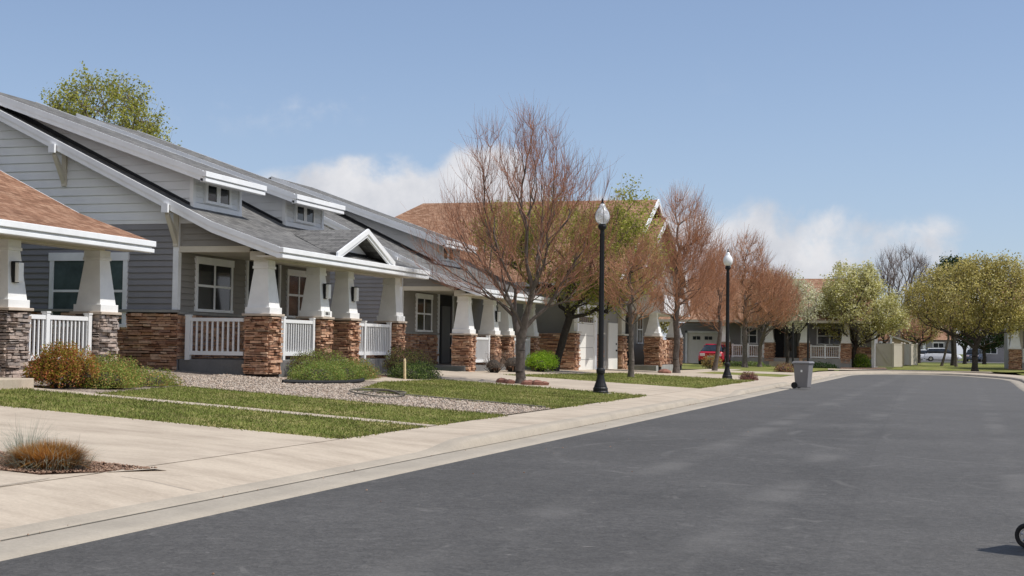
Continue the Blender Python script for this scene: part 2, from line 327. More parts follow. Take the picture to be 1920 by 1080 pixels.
class MB:
    def __init__(s, o=(0, 0, 0)): s.v = []; s.f = []; s.o = o
    def poly(s, pts): n = len(s.v); s.v += [tuple(p) for p in pts]; s.f.append(tuple(range(n, n+len(pts)))); return s
    def box(s, x0, x1, y0, y1, z0, z1):
        n = len(s.v)
        s.v += [(x0, y0, z0), (x1, y0, z0), (x1, y1, z0), (x0, y1, z0), (x0, y0, z1), (x1, y0, z1), (x1, y1, z1), (x0, y1, z1)]
        s.f += [(n, n+3, n+2, n+1), (n+4, n+5, n+6, n+7), (n, n+1, n+5, n+4), (n+1, n+2, n+6, n+5), (n+2, n+3, n+7, n+6), (n+3, n, n+4, n+7)]; return s
    def frust(s, x0, x1, y0, y1, z0, X0, X1, Y0, Y1, z1):
        n = len(s.v)
        s.v += [(x0, y0, z0), (x1, y0, z0), (x1, y1, z0), (x0, y1, z0), (X0, Y0, z1), (X1, Y0, z1), (X1, Y1, z1), (X0, Y1, z1)]
        s.f += [(n, n+3, n+2, n+1), (n+4, n+5, n+6, n+7), (n, n+1, n+5, n+4), (n+1, n+2, n+6, n+5), (n+2, n+3, n+7, n+6), (n+3, n, n+4, n+7)]; return s
    def prism(s, pts, d):     # pts: planar loop, d: extrusion vector
        n = len(s.v); k = len(pts); dv = Vector(d)
        s.v += [tuple(p) for p in pts]+[tuple(Vector(p)+dv) for p in pts]
        s.f += [tuple(range(n, n+k)), tuple(range(n+2*k-1, n+k-1, -1))]
        s.f += [(n+i, n+k+i, n+k+(i+1) % k, n+(i+1) % k) for i in range(k)]; return s
    def tube(s, pts, rad, n=6, cap=True):
        pts = [Vector(p) for p in pts]
        if not isinstance(rad, (list, tuple)): rad = [rad]*len(pts)
        b = len(s.v); ref = None
        for i, p in enumerate(pts):
            t = (pts[min(i+1, len(pts)-1)]-pts[max(i-1, 0)]).normalized()
            if ref is None: ref = Vector((0, 0, 1)) if abs(t.z) < .9 else Vector((1, 0, 0))
            a = (ref-t*ref.dot(t)).normalized(); ref = a; c = t.cross(a)
            for k in range(n):
                q = 2*math.pi*k/n; s.v.append(tuple(p+(a*math.cos(q)+c*math.sin(q))*rad[i]))
        for i in range(len(pts)-1):
            for k in range(n):
                s.f.append((b+i*n+k, b+i*n+(k+1) % n, b+(i+1)*n+(k+1) % n, b+(i+1)*n+k))
        if cap: s.f += [tuple(range(b+n-1, b-1, -1)), tuple(range(b+(len(pts)-1)*n, b+len(pts)*n))]
        return s
    def lathe(s, prof, c=(0, 0, 0), n=20):
        b = len(s.v)
        for r_, z in prof:
            for k in range(n):
                q = 2*math.pi*k/n; s.v.append((c[0]+r_*math.cos(q), c[1]+r_*math.sin(q), c[2]+z))
        for i in range(len(prof)-1):
            for k in range(n): s.f.append((b+i*n+k, b+i*n+(k+1) % n, b+(i+1)*n+(k+1) % n, b+(i+1)*n+k))
        s.f += [tuple(range(b+n-1, b-1, -1)), tuple(range(b+(len(prof)-1)*n, b+len(prof)*n))]; return s
    def build(s, name, m, parent=None, smooth=False, bevel=0, loc=(0, 0, 0)):
        me = bpy.data.meshes.new(name)
        o = s.o; me.from_pydata([(a-o[0], b-o[1], c-o[2]) for a, b, c in s.v], [], s.f); me.update()
        if smooth: me.polygons.foreach_set('use_smooth', [True]*len(me.polygons))
        ob = link(name, me, m, parent, loc)
        if bevel:
            bv = ob.modifiers.new('bevel', 'BEVEL'); bv.width = bevel; bv.segments = 2; bv.limit_method = 'ANGLE'
        return ob

# ------------------------------------------------------------ terrain
def sl_(Y): return np.interp(Y, [30, 60, 78], [.058, .032, .012])
def kx(Y): return -5.75+.028*Y
def zG(X, Y):
    e = kx(Y)-1.75
    return .16+sl_(Y)*np.minimum(np.maximum(e-X, 0), 12)
def frange(a, b, st):
    n = max(1, int(math.ceil(abs(b-a)/st))); return [a+(b-a)*i/n for i in range(n+1)]
def sheet(name, m, y0, y1, xl, xr, dz, kind='structure', st=.7, nx=None, label=None):
    """ground sheet between two boundary functions of Y, following the terrain"""
    ys = frange(y0, y1, st); V = []; F = []
    fl = xl if callable(xl) else (lambda y: xl); fr = xr if callable(xr) else (lambda y: xr)
    n = nx or max(2, int(abs(fr(y0)-fl(y0))/st)+1)
    for y in ys:
        for i in range(n+1):
            x = fl(y)+(fr(y)-fl(y))*i/n; V.append((x, y, float(zG(x, y))+dz))
    for j in range(len(ys)-1):
        for i in range(n):
            a = j*(n+1)+i; F.append((a, a+1, a+n+2, a+n+1))
    o = link(name, mesh_np(name, V, F), m); o['kind'] = kind; return o
# big base ground
xs = sorted(set(list(np.arange(-40, 12, 1.0))+[-400, -250, -150, -100, -70, -50]+[14, 18, 25, 40, 70, 120, 200, 400]))
ys = sorted(set(list(np.arange(-8, 112, 1.0))+[-300, -150, -60, -30, -15]+[120, 130, 150, 180, 220, 300, 450, 800]))
V = []
for y in ys:
    for x in xs:
        z = float(zG(x, y))-.03
        if x > kx(y)-2.6 and y < 108: z = min(z, -.06) if x < 7 and y < 95 else .11
        if y > 108: z = .11
        V.append((x, y, z))
nx_ = len(xs); F = [(j*nx_+i, j*nx_+i+1, (j+1)*nx_+i+1, (j+1)*nx_+i) for j in range(len(ys)-1) for i in range(nx_-1)]
g = link('ground', mesh_np('ground', V, F), M['ground']); g['kind'] = 'structure'

# road outline (asphalt edge), left side going away, round the end, right side back
edge = [(kx(y), y) for y in frange(-6, 74, 2.0)]
edge += [(-3.62, 77), (-3.5, 80), (-3.05, 83), (-2.0, 85.4), (-.6, 86.4), (.9, 86.2), (2.1, 84.6), (3.0, 82), (3.7, 79), (4.2, 76), (4.35, 72), (4.2, 67), (3.85, 58), (3.62, 50), (3.5, 40), (3.3, 20), (3.1, -6)]
me = bpy.data.meshes.new('road'); me.from_pydata([(x, y, 0) for x, y in edge], [], [tuple(range(len(edge)))]); me.update()
link('road', me, M['asphalt'])['kind'] = 'structure'
E2 = [Vector((x, y, 0)) for x, y in edge]
def hk(x, y):    # how tall the kerb stands (drops at driveways)
    if x > 0 or y > 75: return .12
    h = .13
    for a, b in ((-20, 16.6), (36, 41.3), (55.5, 61), (69.5, 74)):
        t = 1-min(1, max(0, min((y-(a-1.1))/1.1, ((b+1.1)-y)/1.1))); h = min(h, .03+.10*t)
    return h
nor = []
for i, p in enumerate(E2):
    t = (E2[min(i+1, len(E2)-1)]-E2[max(i-1, 0)]).normalized(); nor.append(Vector((-t.y, t.x, 0)))
# resample the left stretch finely for the dropped kerbs
fine = []; fn_ = []
for i in range(len(E2)-1):
    k = max(1, int((E2[i+1]-E2[i]).length/.4))
    for j in range(k): fine.append(E2[i].lerp(E2[i+1], j/k)); fn_.append(nor[i].lerp(nor[i+1], j/k).normalized())
fine.append(E2[-1]); fn_.append(nor[-1])
def ribbon(name, prof, m, smooth=False):
    V = []; F = []; k = None
    for p, n in zip(fine, fn_):
        pr = prof(p.x, p.y); k = len(pr)
        for off, z in pr: q = p+n*off; V.append((q.x, q.y, z))
    for j in range(len(fine)-1):
        for i in range(k-1):
            a = j*k+i; F.append((a, a+1, a+k+1, a+k))
    o = link(name, mesh_np(name, V, F), m); o['kind'] = 'structure'; return o
ribbon('gutter', lambda x, y: [(-.02, -.02), (0.0, .012), (.22, .006), (.45, .02), (.47, .02)], M['gutter'])
ribbon('gutter_joint', lambda x, y: [(.462, .0245), (.478, .0265)], M['joint'])
def kp(x, y):
    h = hk(x, y); return [(.46, .0), (.47, .022), (.50+.08*(1-h/.13), .022+(h-.02)*.8), (.54+.08*(1-h/.13), h+.006), (.64, h+.012), (.74, h+.014)]
ribbon('kerb', kp, M['kerb'])
ribbon('pavement', lambda x, y: [(.745, hk(x, y)+.006), (.85, max(hk(x, y)+.012, .05) if hk(x, y) < .1 else hk(x, y)+.012), (1.3, .12 if hk(x, y) < .1 else .153), (1.82, .172)], M['concrete'])
# pavement joints: thin dark strips sunk just above the slabs
jm = MB()
for y in frange(8, 76, 1.52):
    if y < 16: continue
    x0, x1 = kx(y)-.76, kx(y)-1.8
    h = hk(-5, y); z0 = h+.014; z1 = .16 if h < .1 else .158; zz = .125 if h < .1 else .157
    jm.poly([(x0, y, z0+.004), (x0, y+.009, z0+.004), (kx(y)-1.3, y+.009, zz+.004), (kx(y)-1.3, y, zz+.004)])
    jm.poly([(kx(y)-1.3, y, zz+.004), (kx(y)-1.3, y+.012, zz+.004), (x1, y+.012, .176), (x1, y, .176)])
jm.build('pavement_joints', M['jointp'])['kind'] = 'structure'

se = lambda y: kx(y)-1.80
IX = -7.0
sheet('driveway', M['concrete'], -6, 10.75, -19, se, .012)
sheet('driveway', M['concrete'], 10.75, 12.0, lambda y: IX-.55*(12-y)/1.25+.05, se, .012, nx=14, st=.2)
sheet('driveway', M['concrete'], 12.0, 16.5, -19, se, .012)
sheet('gravel_strip', M['mulch'], 10.75, 12.0, -19, lambda y: IX-.55*(12-y)/1.25+.04, -.012)
sheet('lawn', M['lawn'], 16.5, 19.5, -14.2, lambda y: kx(y)-1.86, .012)
sheet('path', M['concrete'], 19.5, 19.95, -15.4, se, .018)
sheet('lawn', M['lawn'], 19.95, 23.4, lambda y: -12.9-.12*(y-19.8), lambda y: kx(y)-1.86, .012)
sheet('gravel_bed', M['gravel'], 19.95, 23.4, -16.6, lambda y: -12.9-.12*(y-19.8), .006)
sheet('gravel_bed', M['gravel'], 23.4, 26.4, -17, lambda y: kx(y)-1.86, .010)
sheet('gravel_bed', M['gravel'], 26.4, 31.0, -17, lambda y: -11.1-.25*(y-26.4), .010)
sheet('lawn', M['lawn'], 26.4, 31.0, lambda y: -11.1-.25*(y-26.4), lambda y: kx(y)-1.86, .012)
sheet('lawn', M['lawn'], 31.0, 34.9, -12.2, lambda y: kx(y)-1.86, .012)
sheet('gravel_bed', M['mulch'], 31.0, 34.9, -14.2, -13.2, .008)
sheet('path', M['concrete'], 31.0, 35.0, -13.2, -12.2, .014)
sheet('driveway', M['concrete'], 34.9, 42.3, -19, se, .012)
sheet('lawn', M['lawn'], 42.3, 54.2, lambda y: -12.6+.1*(y-42.3), lambda y: kx(y)-1.86, .012)
sheet('path', M['concrete'], 42.3, 54.2, -14.2, lambda y: -12.6+.1*(y-42.3), .014)
sheet('driveway', M['concrete'], 54.2, 62.5, -14.6, se, .012)
sheet('lawn', M['lawn'], 62.5, 68.5, -9.6, lambda y: kx(y)-1.86, .012)
sheet('path', M['concrete'], 62.5, 80, -11.2, -9.6, .014)
sheet('driveway', M['concrete'], 68.5, 74.5, -9.6, se, .012)
sheet('lawn', M['lawn'], 74.5, 97, -22, lambda y: -5.6 if y < 84 else -5.2, .012, st=2)
# expansion joints on the driveways
jm = MB()
def jline(p, q, wd=.014, dz=.02):
    n = 14
    a, b = Vector((*p, 0)), Vector((*q, 0)); t = (b-a).normalized(); s_ = Vector((-t.y, t.x, 0))*wd/2
    L = [a.lerp(b, i/n) for i in range(n+1)]
    for i in range(n):
        c, d_ = L[i], L[i+1]
        jm.poly([(v.x, v.y, float(zG(v.x, v.y))+dz) for v in (c-s_, d_-s_, d_+s_, c+s_)])
jline((-7.3, 10.6), (-7.15, 3))
jline((-7.0, 11.3), (-6.2, 11.3)); jline((-6.6, 38.4), (-18, 38.4), .05); jline((-10, 35), (-10, 42), .02); jline((-6.6, 58.2), (-14, 58.2), .03); jline((-8.6, 54.4), (-8.6, 62.3), .03)
jm.build('driveway_joints', M['jointp'])['kind'] = 'structure'
# far pavement beyond the end of the road and the cross path
mb = MB(); mb.poly([(-5.3, 88.2, .19), (4.4, 88.0, .19), (4.4, 91.5, .19), (-5.6, 93.0, .19)]); mb.build('pavement', M['concrete'])['kind'] = 'structure'
mb = MB(); mb.poly([(-4.8, 93.2, .20), (-5.2, 101, .20), (-2.2, 104, .20), (-1.8, 92.2, .20)]); mb.build('gravel_bed', M['mulch'])['kind'] = 'structure'
mb = MB(); mb.poly([(-60, 172, .14), (60, 172, .14), (60, 205, .14), (-60, 205, .14)]); mb.build('parking_road', M['asphalt'])['kind'] = 'structure'
mb = MB(); mb.poly([(5.7, 52, .17), (30, 52, .17), (30, 100, .17), (5.7, 88, .17)]); mb.build('lawn', M['lawn'])['kind'] = 'structure'
mb = MB(); mb.poly([(-1.7, 93.2, .17), (-1.5, 150, .17), (30, 150, .17), (5.5, 91.7, .17)]); mb.build('lawn', M['lawn'])['kind'] = 'structure'

# ---- grass blades (uncountable -> one object)
def blades(regions):
    P = []
    for (y0, y1, xl, xr, den, h) in regions:
        A = (y1-y0)*(xr((y0+y1)/2)-xl((y0+y1)/2)); n = int(A*den)
        yy = rs.uniform(y0-.03, y1+.03, n); t = rs.uniform(-.004, 1.008, n)
        xx = np.array([xl(a) for a in yy]); xx = xx+(np.array([xr(a) for a in yy])-xx)*t
        P.append(np.stack([xx, yy, zG(xx, yy)+.008, rs.uniform(.6, 1.3, n)*h], 1))
        # thicker ragged fringe along the edges
        for e in (y0, y1):
            m = int(abs(xr(e)-xl(e))*90); x = rs.uniform(xl(e), xr(e), m); y = e+rs.normal(0, .06, m)+.05*np.sin(x*3.1)*np.sin(x*1.3)
            P.append(np.stack([x, y, zG(x, y)+.008, rs.uniform(.6, 1.4, m)*h*1.15], 1))
        m = int((y1-y0)*90); y = rs.uniform(y0, y1, m); x = np.array([xr(a) for a in y])+rs.normal(0, .055, m)+.04*np.sin(y*2.3)
        P.append(np.stack([x, y, zG(x, y)+.008, rs.uniform(.6, 1.4, m)*h*1.15], 1))
    P = np.concatenate(P); n = len(P); a = rs.uniform(0, 6.283, n); wd = rs.uniform(.006, .014, n); ln = rs.normal(0, .5, (n, 2))*P[:, 3:4]
    dx = np.cos(a)*wd; dy = np.sin(a)*wd
    V = np.zeros((n, 3, 3)); V[:, 0] = P[:, :3]; V[:, 1] = P[:, :3]; V[:, 2] = P[:, :3]
    V[:, 0, 0] -= dx; V[:, 0, 1] -= dy; V[:, 1, 0] += dx; V[:, 1, 1] += dy; V[:, 2, :2] += ln; V[:, 2, 2] += P[:, 3]
    o = link('grass_blades', mesh_np('grass_blades', V.reshape(-1, 3), np.arange(n*3).reshape(-1, 3)), M['blade'])
    tag(o, 'short green grass blades growing on the front lawns', 'grass', kind='stuff')
e_ = lambda y: kx(y)-1.86
blades([(16.5, 19.5, lambda y: -14.2, e_, 700, .034), (19.95, 23.4, lambda y: -12.9-.12*(y-19.8), e_, 620, .034),
        (26.4, 31, lambda y: -11.1-.25*(y-26.4), e_, 480, .038), (31, 34.9, lambda y: -12.2, e_, 400, .038), (42.3, 54.2, lambda y: -12.6+.1*(y-42.3), e_, 160, .045)])
# ---- loose pebbles
def pebbles(name, regs, m, label, den, s0, s1):
    base = np.array([(1, 0, 0), (-1, 0, 0), (0, 1, 0), (0, -1, 0), (0, 0, .6), (0, 0, -.6)])
    fc = np.array([(0, 2, 4), (2, 1, 4), (1, 3, 4), (3, 0, 4), (2, 0, 5), (1, 2, 5), (3, 1, 5), (0, 3, 5)])
    Q = []
    for (y0, y1, xl, xr) in regs:
        n = int((y1-y0)*(xr(y0)-xl(y0))*den); y = rs.uniform(y0, y1, n); t = rs.uniform(0, 1, n)
        x = np.array([xl(a) for a in y]); x = x+(np.array([xr(a) for a in y])-x)*t; Q.append(np.stack([x, y, zG(x, y)], 1))
    Q = np.concatenate(Q); n = len(Q); sz = rs.uniform(s0, s1, (n, 1, 1))*rs.uniform(.6, 1.2, (n, 1, 3)); a = rs.uniform(0, 6.28, n)
    b = base[None]*sz; c, s_ = np.cos(a)[:, None], np.sin(a)[:, None]
    V = np.stack([b[..., 0]*c-b[..., 1]*s_, b[..., 0]*s_+b[..., 1]*c, b[..., 2]], -1)+Q[:, None]+np.array([0, 0, .018])
    F = (fc[None]+np.arange(n)[:, None, None]*6).reshape(-1, 3)
    tag(link(name, mesh_np(name, V.reshape(-1, 3), F), m), label, 'gravel', kind='stuff')
pebbles('pebbles', [(23.4, 26.4, lambda y: -15, e_), (26.4, 29, lambda y: -15, lambda y: -11.1-.25*(y-26.4))], M['pebble'], 'tan and pink pebbles filling the garden beds', 330, .016, .034)
pebbles('red_pebbles', [(10.78, 11.97, lambda y: -11, lambda y: IX-.55*(12-y)/1.25)], M['rpebble'], 'reddish brown stones in the strip between driveways', 1500, .008, .02)

# ------------------------------------------------------------ architecture helpers
def clap(mb, ax, c, sg, z0, z1, rng, ex=.18):
    """lap siding: each board leans out at its foot; rng(z)->(u0,u1)"""
    z = z0
    while z < z1-.01:
        zb = min(z+ex, z1); a0, a1 = rng(z); b0, b1 = rng(zb)
        if a1-a0 > .02:
            if b1 < b0: b0 = b1 = (b0+b1)/2
            P = lambda u, q, zz: (c+sg*q, u, zz) if ax == 'X' else (u, c+sg*q, zz)
            mb.poly([P(a0, .034, z), P(a1, .034, z), P(b1, .003, zb), P(b0, .003, zb)])
            mb.poly([P(a0, -.001, z), P(a1, -.001, z), P(a1, .034, z), P(a0, .034, z)])
        z = zb
def stones(mb, ax, c, sg, u0, u1, z0, z1, big=1.0):
    z = z0
    while z < z1-.015:
        h = min(rnd.uniform(.032, .075)*big, z1-z); u = u0
        while u < u1-.01:
            L = min(rnd.uniform(.09, .34)*big, u1-u)
            if u1-(u+L) < .05: L = u1-u
            d = rnd.choice((.004, .02, .04, .07))+rnd.uniform(0, .02); g_ = .010
            a, b = (c, c+sg*d) if sg > 0 else (c-d, c)
            zz1 = z+h-g_*.6-rnd.uniform(0, .018); n0 = len(mb.v)
            if ax == 'X': mb.box(a, b, u+g_/2, u+L-g_/2, z, zz1)
            else: mb.box(u+g_/2, u+L-g_/2, a, b, z, zz1)
            for q in range(n0, n0+8):       # split-faced stone: no two edges true
                v = mb.v[q]; mb.v[q] = (v[0]+rnd.uniform(-.006, .006), v[1]+rnd.uniform(-.006, .006), v[2]+rnd.uniform(-.009, .009))
            u += L
        z += h
def window(par, o, ax, c, sg, u0, u1, z0, z1, cols=2, rows=2, m='white', gm='glass', t=.09, head=True, mull=.035):
    f = MB(o); p = MB(o)
    def B(mb, a, b, z_, z__, d0, d1):
        q0, q1 = (c+sg*d0, c+sg*d1); q0, q1 = min(q0, q1), max(q0, q1)
        if ax == 'X': mb.box(q0, q1, a, b, z_, z__)
        else: mb.box(a, b, q0, q1, z_, z__)
    B(f, u0, u0+t, z0+t*.5, z1-t, 0, .06); B(f, u1-t, u1, z0+t*.5, z1-t, 0, .06)
    B(f, u0-(.03 if head else 0), u1+(.03 if head else 0), z1-t, z1+(.08 if head else 0), 0, .07)
    B(f, u0-.02, u1+.02, z0-.02, z0+t*.5, 0, .075)
    for i in range(1, cols):
        u = u0+(u1-u0)*i/cols; B(f, u-mull, u+mull, z0+t*.5, z1-t, .0, .052)
    for i in range(1, rows):
        z = z0+(z1-z0)*i/rows
        for k in range(cols):
            a = u0+t if k == 0 else u0+(u1-u0)*k/cols+mull; b = u1-t if k == cols-1 else u0+(u1-u0)*(k+1)/cols-mull
            B(f, a, b, z-mull*.8, z+mull*.8, .0, .048)
    B(p, u0+t*.5, u1-t*.5, z0+t*.3, z1-t*.5, .0, .038)
    w_ = f.build('window', M[m], par); p.build('pane', M[gm], w_); return w_
def railing(par, o, ax, c, u0, u1, z0, z1, posts=(), n=None, gap=.125):
    r_ = MB(o); hw = .025
    def B(mb, a, b, z_, z__, d_):
        if ax == 'X': mb.box(c-d_, c+d_, a, b, z_, z__)
        else: mb.box(a, b, c-d_, c+d_, z_, z__)
    B(r_, u0, u1, z1-.10, z1-.02, .035); B(r_, u0, u1, z0+.02, z0+.11, .03)
    n = n or max(3, int((u1-u0)/gap))
    for i in range(1, n):
        u = u0+(u1-u0)*i/n; B(r_, u-.019, u+.019, z0+.11, z1-.10, .018)
    ra = r_.build('railing', M['vinyl'], par)
    for u in posts:
        q = MB(o); B(q, u-.055, u+.055, z0-.10, z1+.02, .055); B(q, u-.065, u+.065, z1+.02, z1+.05, .065); q.build('post', M['vinyl'], ra)
    return ra
def column(par, o, xf, yn, zb, zt, zp, stone, z_ground, w_=.62):
    """battered porch column; xf street face X, yn near face Y; zp pier top"""
    x0, x1, y0, y1 = xf-w_, xf, yn, yn+w_; cx, cy = (x0+x1)/2, (y0+y1)/2
    s = MB(o); s.box(x0, x1, y0, y1, zp+.055, zp+.20)
    s.frust(x0+.035, x1-.035, y0+.035, y1-.035, zp+.20, cx-.175, cx+.175, cy-.175, cy+.175, zt-.20)
    s.box(cx-.20, cx+.20, cy-.20, cy+.20, zt-.20, zt-.14); s.box(cx-.185, cx+.185, cy-.185, cy+.185, zt-.14, zt)
    c = s.build('column', M['stucco'], par, bevel=.006)
    k = MB(o); k.box(x0-.055, x1+.055, y0-.055, y1+.055, zp, zp+.055); k.build('pier_cap', M['cap'], c, bevel=.01)
    p = MB(o); i_ = .03
    p.box(x0+i_, x1-i_, y0+i_, y1-i_, z_ground, zp); p.build('pier_core', M['mortar'], c)
    q = MB(o)
    stones(q, 'X', x1-i_, 1, y0, y1, zb, zp-.005); stones(q, 'Y', y0+i_, -1, x0, x1-.02, zb, zp-.005)
    stones(q, 'X', x0+i_, -1, y0, y1, zb, zp-.005, 1.6); stones(q, 'Y', y1-i_, 1, x0, x1, zb, zp-.005, 1.6)
    q.build('stone_pier', M[stone], c)
    return c
def sconce(par, o, x, y, z):
    b = MB(o); b.box(x, x+.05, y-.085, y+.085, z-.19, z+.19); b.box(x+.0505, x+.075, y-.085, y-.072, z-.19, z+.19)
    b.box(x+.0505, x+.15, y-.085, y+.085, z+.172, z+.19)
    w_ = b.build('wall_lamp', M['black'], par)
    g_ = MB(o); g_.box(x+.051, x+.15, y-.070, y+.078, z-.18, z+.170); g_.build('lamp_glass', M['lampw'], w_, bevel=.01)

# ------------------------------------------------------------ the duplexes
XE, XB, XR = -13.5, -15.2, -22.0
def ztop(X):
    if X > XB: return 3.53+.335*(XE-X)
    if X > XR: return 4.10+.48*(XB-X)
    return 4.10+.48*(XB-XR)-.48*(XR-X)
def xat(z):       # X where roof underside is at z (street side)
    z = z+.16
    if z < 4.10: return XE-(z-3.53)/.335
    return XB-(z-4.10)/.48
def duplex(loc, label, Y0, Y1, cols, roof, roofx, stone, rails, dorm, gablet, conc, lights=(), wins=(), zbase=.45, gable_detail=True, plate=None, steps=(), recess=(31.8, 33.6), wallY1=None, gwin=True, door=True, name='duplex_house', under='sideg', pierb=None, body_x=-27.7):
    """drawn in the frame of the grey house; loc shifts it"""
    o = (-16.0, (Y0+Y1)/2, .5)
    root = empty(name, (o[0]+loc[0], o[1]+loc[1], o[2]+loc[2]), label, 'house')
    GY, GZ = Y0+.5, Y1-.4
    wz = wallY1 or GZ
    # body core
    b = MB(o)
    sec = [(-16.32, GY+.02, zbase-.4), (-16.32, GY+.02, ztop(-16.32)-.17), (XR, GY+.02, ztop(XR)-.17), (body_x, GY+.02, ztop(body_x)-.17), (body_x, GY+.02, zbase-.4)]
    b.prism(sec, (0, wz-GY-.04, 0)); b.build('wall', M[under], root)
    # grey lap siding on the gable end, upper pale siding
    if gable_detail:
        s = MB(o); clap(s, 'Y', GY, -1, 2.12, 4.10, lambda z: (body_x, -16.38), .142); s.build('lower_siding', M['sideg'], root)
        s = MB(o); clap(s, 'Y', GY, -1, 4.19, 7.2, lambda z: (max(XR-(7.20-z)/.48, body_x) if z < 7.2 else XR, min(xat(z), -15.0) if z > 4.2 else xat(z)), .2); s.build('upper_siding', M['sidew'], root)
        s = MB(o); s.box(body_x, xat(4.2)+.0, GY-.02, GY+.0, 4.10, 4.19); s.build('band_board', M['sidew'], root)
        s = MB(o); s.box(body_x, -16.3, GY+.0, GY+.015, zbase-.2, 2.08)
        s.build('wainscot_backing', M['mortar'], root)
        s = MB(o); stones(s, 'Y', GY, -1, -24 if body_x < -24 else body_x, -16.28, zbase+.25, 2.05, 1.15); s.build('stone_wainscot', M['stone'], root)
        s = MB(o); s.box(body_x, -16.25, GY-.09, GY+.0, 2.055, 2.115); s.build('sill_band', M['slab'], root)
    # side of the porch gable triangle, near and far
    for yy in (GY, wz-.16):
        s = MB(o); s.prism([(-16.35, yy+.02, 3.50), (-13.75, yy+.02, 3.50), (-13.75, yy+.02, ztop(-13.75)-.17), (XB, yy+.02, ztop(XB)-.17), (-16.35, yy+.02, ztop(-16.35)-.17)], (0, .14, 0))
        s.build('porch_gable', M['sidet'], root)
    s = MB(o); clap(s, 'Y', GY+.02, -1, 3.58, 4.3, lambda z: (-16.2, xat(z)), .142); s.build('porch_gable_siding', M['sidet'], root)
    # street wall
    s = MB(o)
    segs = [(GY, recess[0]), (recess[1], wz)]
    for a, c_ in segs:
        s = MB(o); clap(s, 'X', -16.32, 1, 2.08, 3.48, lambda z, a=a, c_=c_: (a+.02, c_-.02), .142); s.build('street_siding', M['sidet'], root)
        s = MB(o); stones(s, 'X', -16.32, 1, a, c_, 1.0, 2.02, 1.3); s.build('street_wainscot', M['stone'], root)
        s = MB(o); s.box(-16.32, -16.24, a+.0, c_, 2.02, 2.075); s.build('street_sill', M['slab'], root)
    for bx_ in ((-16.42, -16.28, GY-.045, GY+.09, 2.118, ztop(-16.3)-.25), (-16.32, -16.25, recess[0]-.06, recess[0]+.03, 1.0, 3.47), (-16.32, -16.25, recess[1]-.02, recess[1]+.07, 1.0, 3.47)):
        s = MB(o); s.box(*bx_); s.build('corner_board', M['white'], root)
    s = MB(o); s.box(-16.36, -16.30, recess[0]+.03, recess[1]-.02, 1.0, 3.45); s.build('entry_shade_panel', M['dark'], root)  # thin dark panel: shade of a recessed entry painted flat on the wall
    if door:
        dmid = (recess[0]+recess[1])/2
        s = MB(o); s.box(-16.30, -16.255, dmid-.45, dmid+.45, 1.02, 3.05); dd = s.build('door', M['door'], root)
        h = MB(o); h.box(-16.255, -16.20, dmid+.34, dmid+.38, 1.95, 2.05); h.build('door_handle', M['chrome'], dd)
    # porch ceiling, beam
    s = MB(o); s.box(-16.3, -13.62, GY+.16, wz-.16, 3.46, 3.50); s.build('porch_ceiling', M['soffit'], root)
    s = MB(o); s.box(-14.5, -14.12, GY+.02, wz-.02, 3.26, 3.455); s.box(-16.34, -14.5, GY-.012, GY+.18, 3.44, 3.575); s.build('porch_beam', M['cream'], root)
    # slab
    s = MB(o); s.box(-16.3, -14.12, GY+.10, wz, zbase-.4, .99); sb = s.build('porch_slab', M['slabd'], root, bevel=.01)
    for (a, c_, x0, x1, z1) in steps:
        s = MB(o); s.box(x0, x1, a, c_, zbase-.4, z1); s.build('porch_step', M['concrete'], sb, bevel=.015)
    # columns
    for yn in cols:
        column(root, o, -14.0, yn, (pierb or .68), 3.27, 1.99, stone, zbase-.3)
    for yn in lights: sconce(root, o, -14.085, yn, 2.68)
    if plate:
        s = MB(o); s.box(-14.0, -13.985, plate-.17, plate+.17, 2.06, 2.20); pl = s.build('number_plate', M['lampw'], root)
        for a_, b_ in [(-.125+i*.065, -.08+i*.065) for i in range(3)]+[(.10, .125)]:
            s = MB(o); s.box(-13.985, -13.98, plate+a_, plate+b_, 2.09, 2.165); s.build('numeral', M['black'], pl)
    for (ax, c, a, b_, posts) in rails: railing(root, o, ax, c, a, b_, 1.07, 1.96, posts)
    for wn in wins: window(root, o, *wn)
    # main roof
    T = .15
    s = MB(o)
    pr = [(XE-.02, 3.515), (XB, 4.10), (XR, ztop(XR)), (-30.4, ztop(-30.4))]
    s.prism([(x, Y0+.025, z) for x, z in pr]+[(x, Y0+.025, z-T) for x, z in reversed(pr)], (0, Y1-Y0-.05, 0))
    s.build('roof', M[roof], root)
    # rake fascias (two-step boards) at both ends
    for yy, dy in ((Y0, -1), (Y1, 1)):
        s = MB(o)
        for (h0, h1, q0, q1) in ((-.135, -.006, -.025, .03), (-.26, -.135, 0, .024)):
            a, c_ = sorted((yy-dy*q0, yy-dy*q1))
            s.prism([(x, a, z+h1) for x, z in pr[:3]]+[(x, a, z+h0) for x, z in reversed(pr[:3])], (0, c_-a, 0))
        s.build('rake_fascia', M['white'], root)
    # eave gutter and fascia
    s = MB(o); s.box(XE-.02, XE+.09, Y0-.03, Y1+.03, 3.385, 3.50); s.box(XE-.10, XE+.065, Y0-.01, Y1+.01, 3.265, 3.345); s.box(XE-.09, XE+.02, Y0+.01, Y1-.01, 3.346, 3.384); s.build('eave_gutter', M['white'], root, bevel=.01)
    s = MB(o); s.box(-14.1, XE-.11, Y0+.06, Y1-.06, 3.29, 3.33); s.build('eave_soffit', M['soffit'], root)
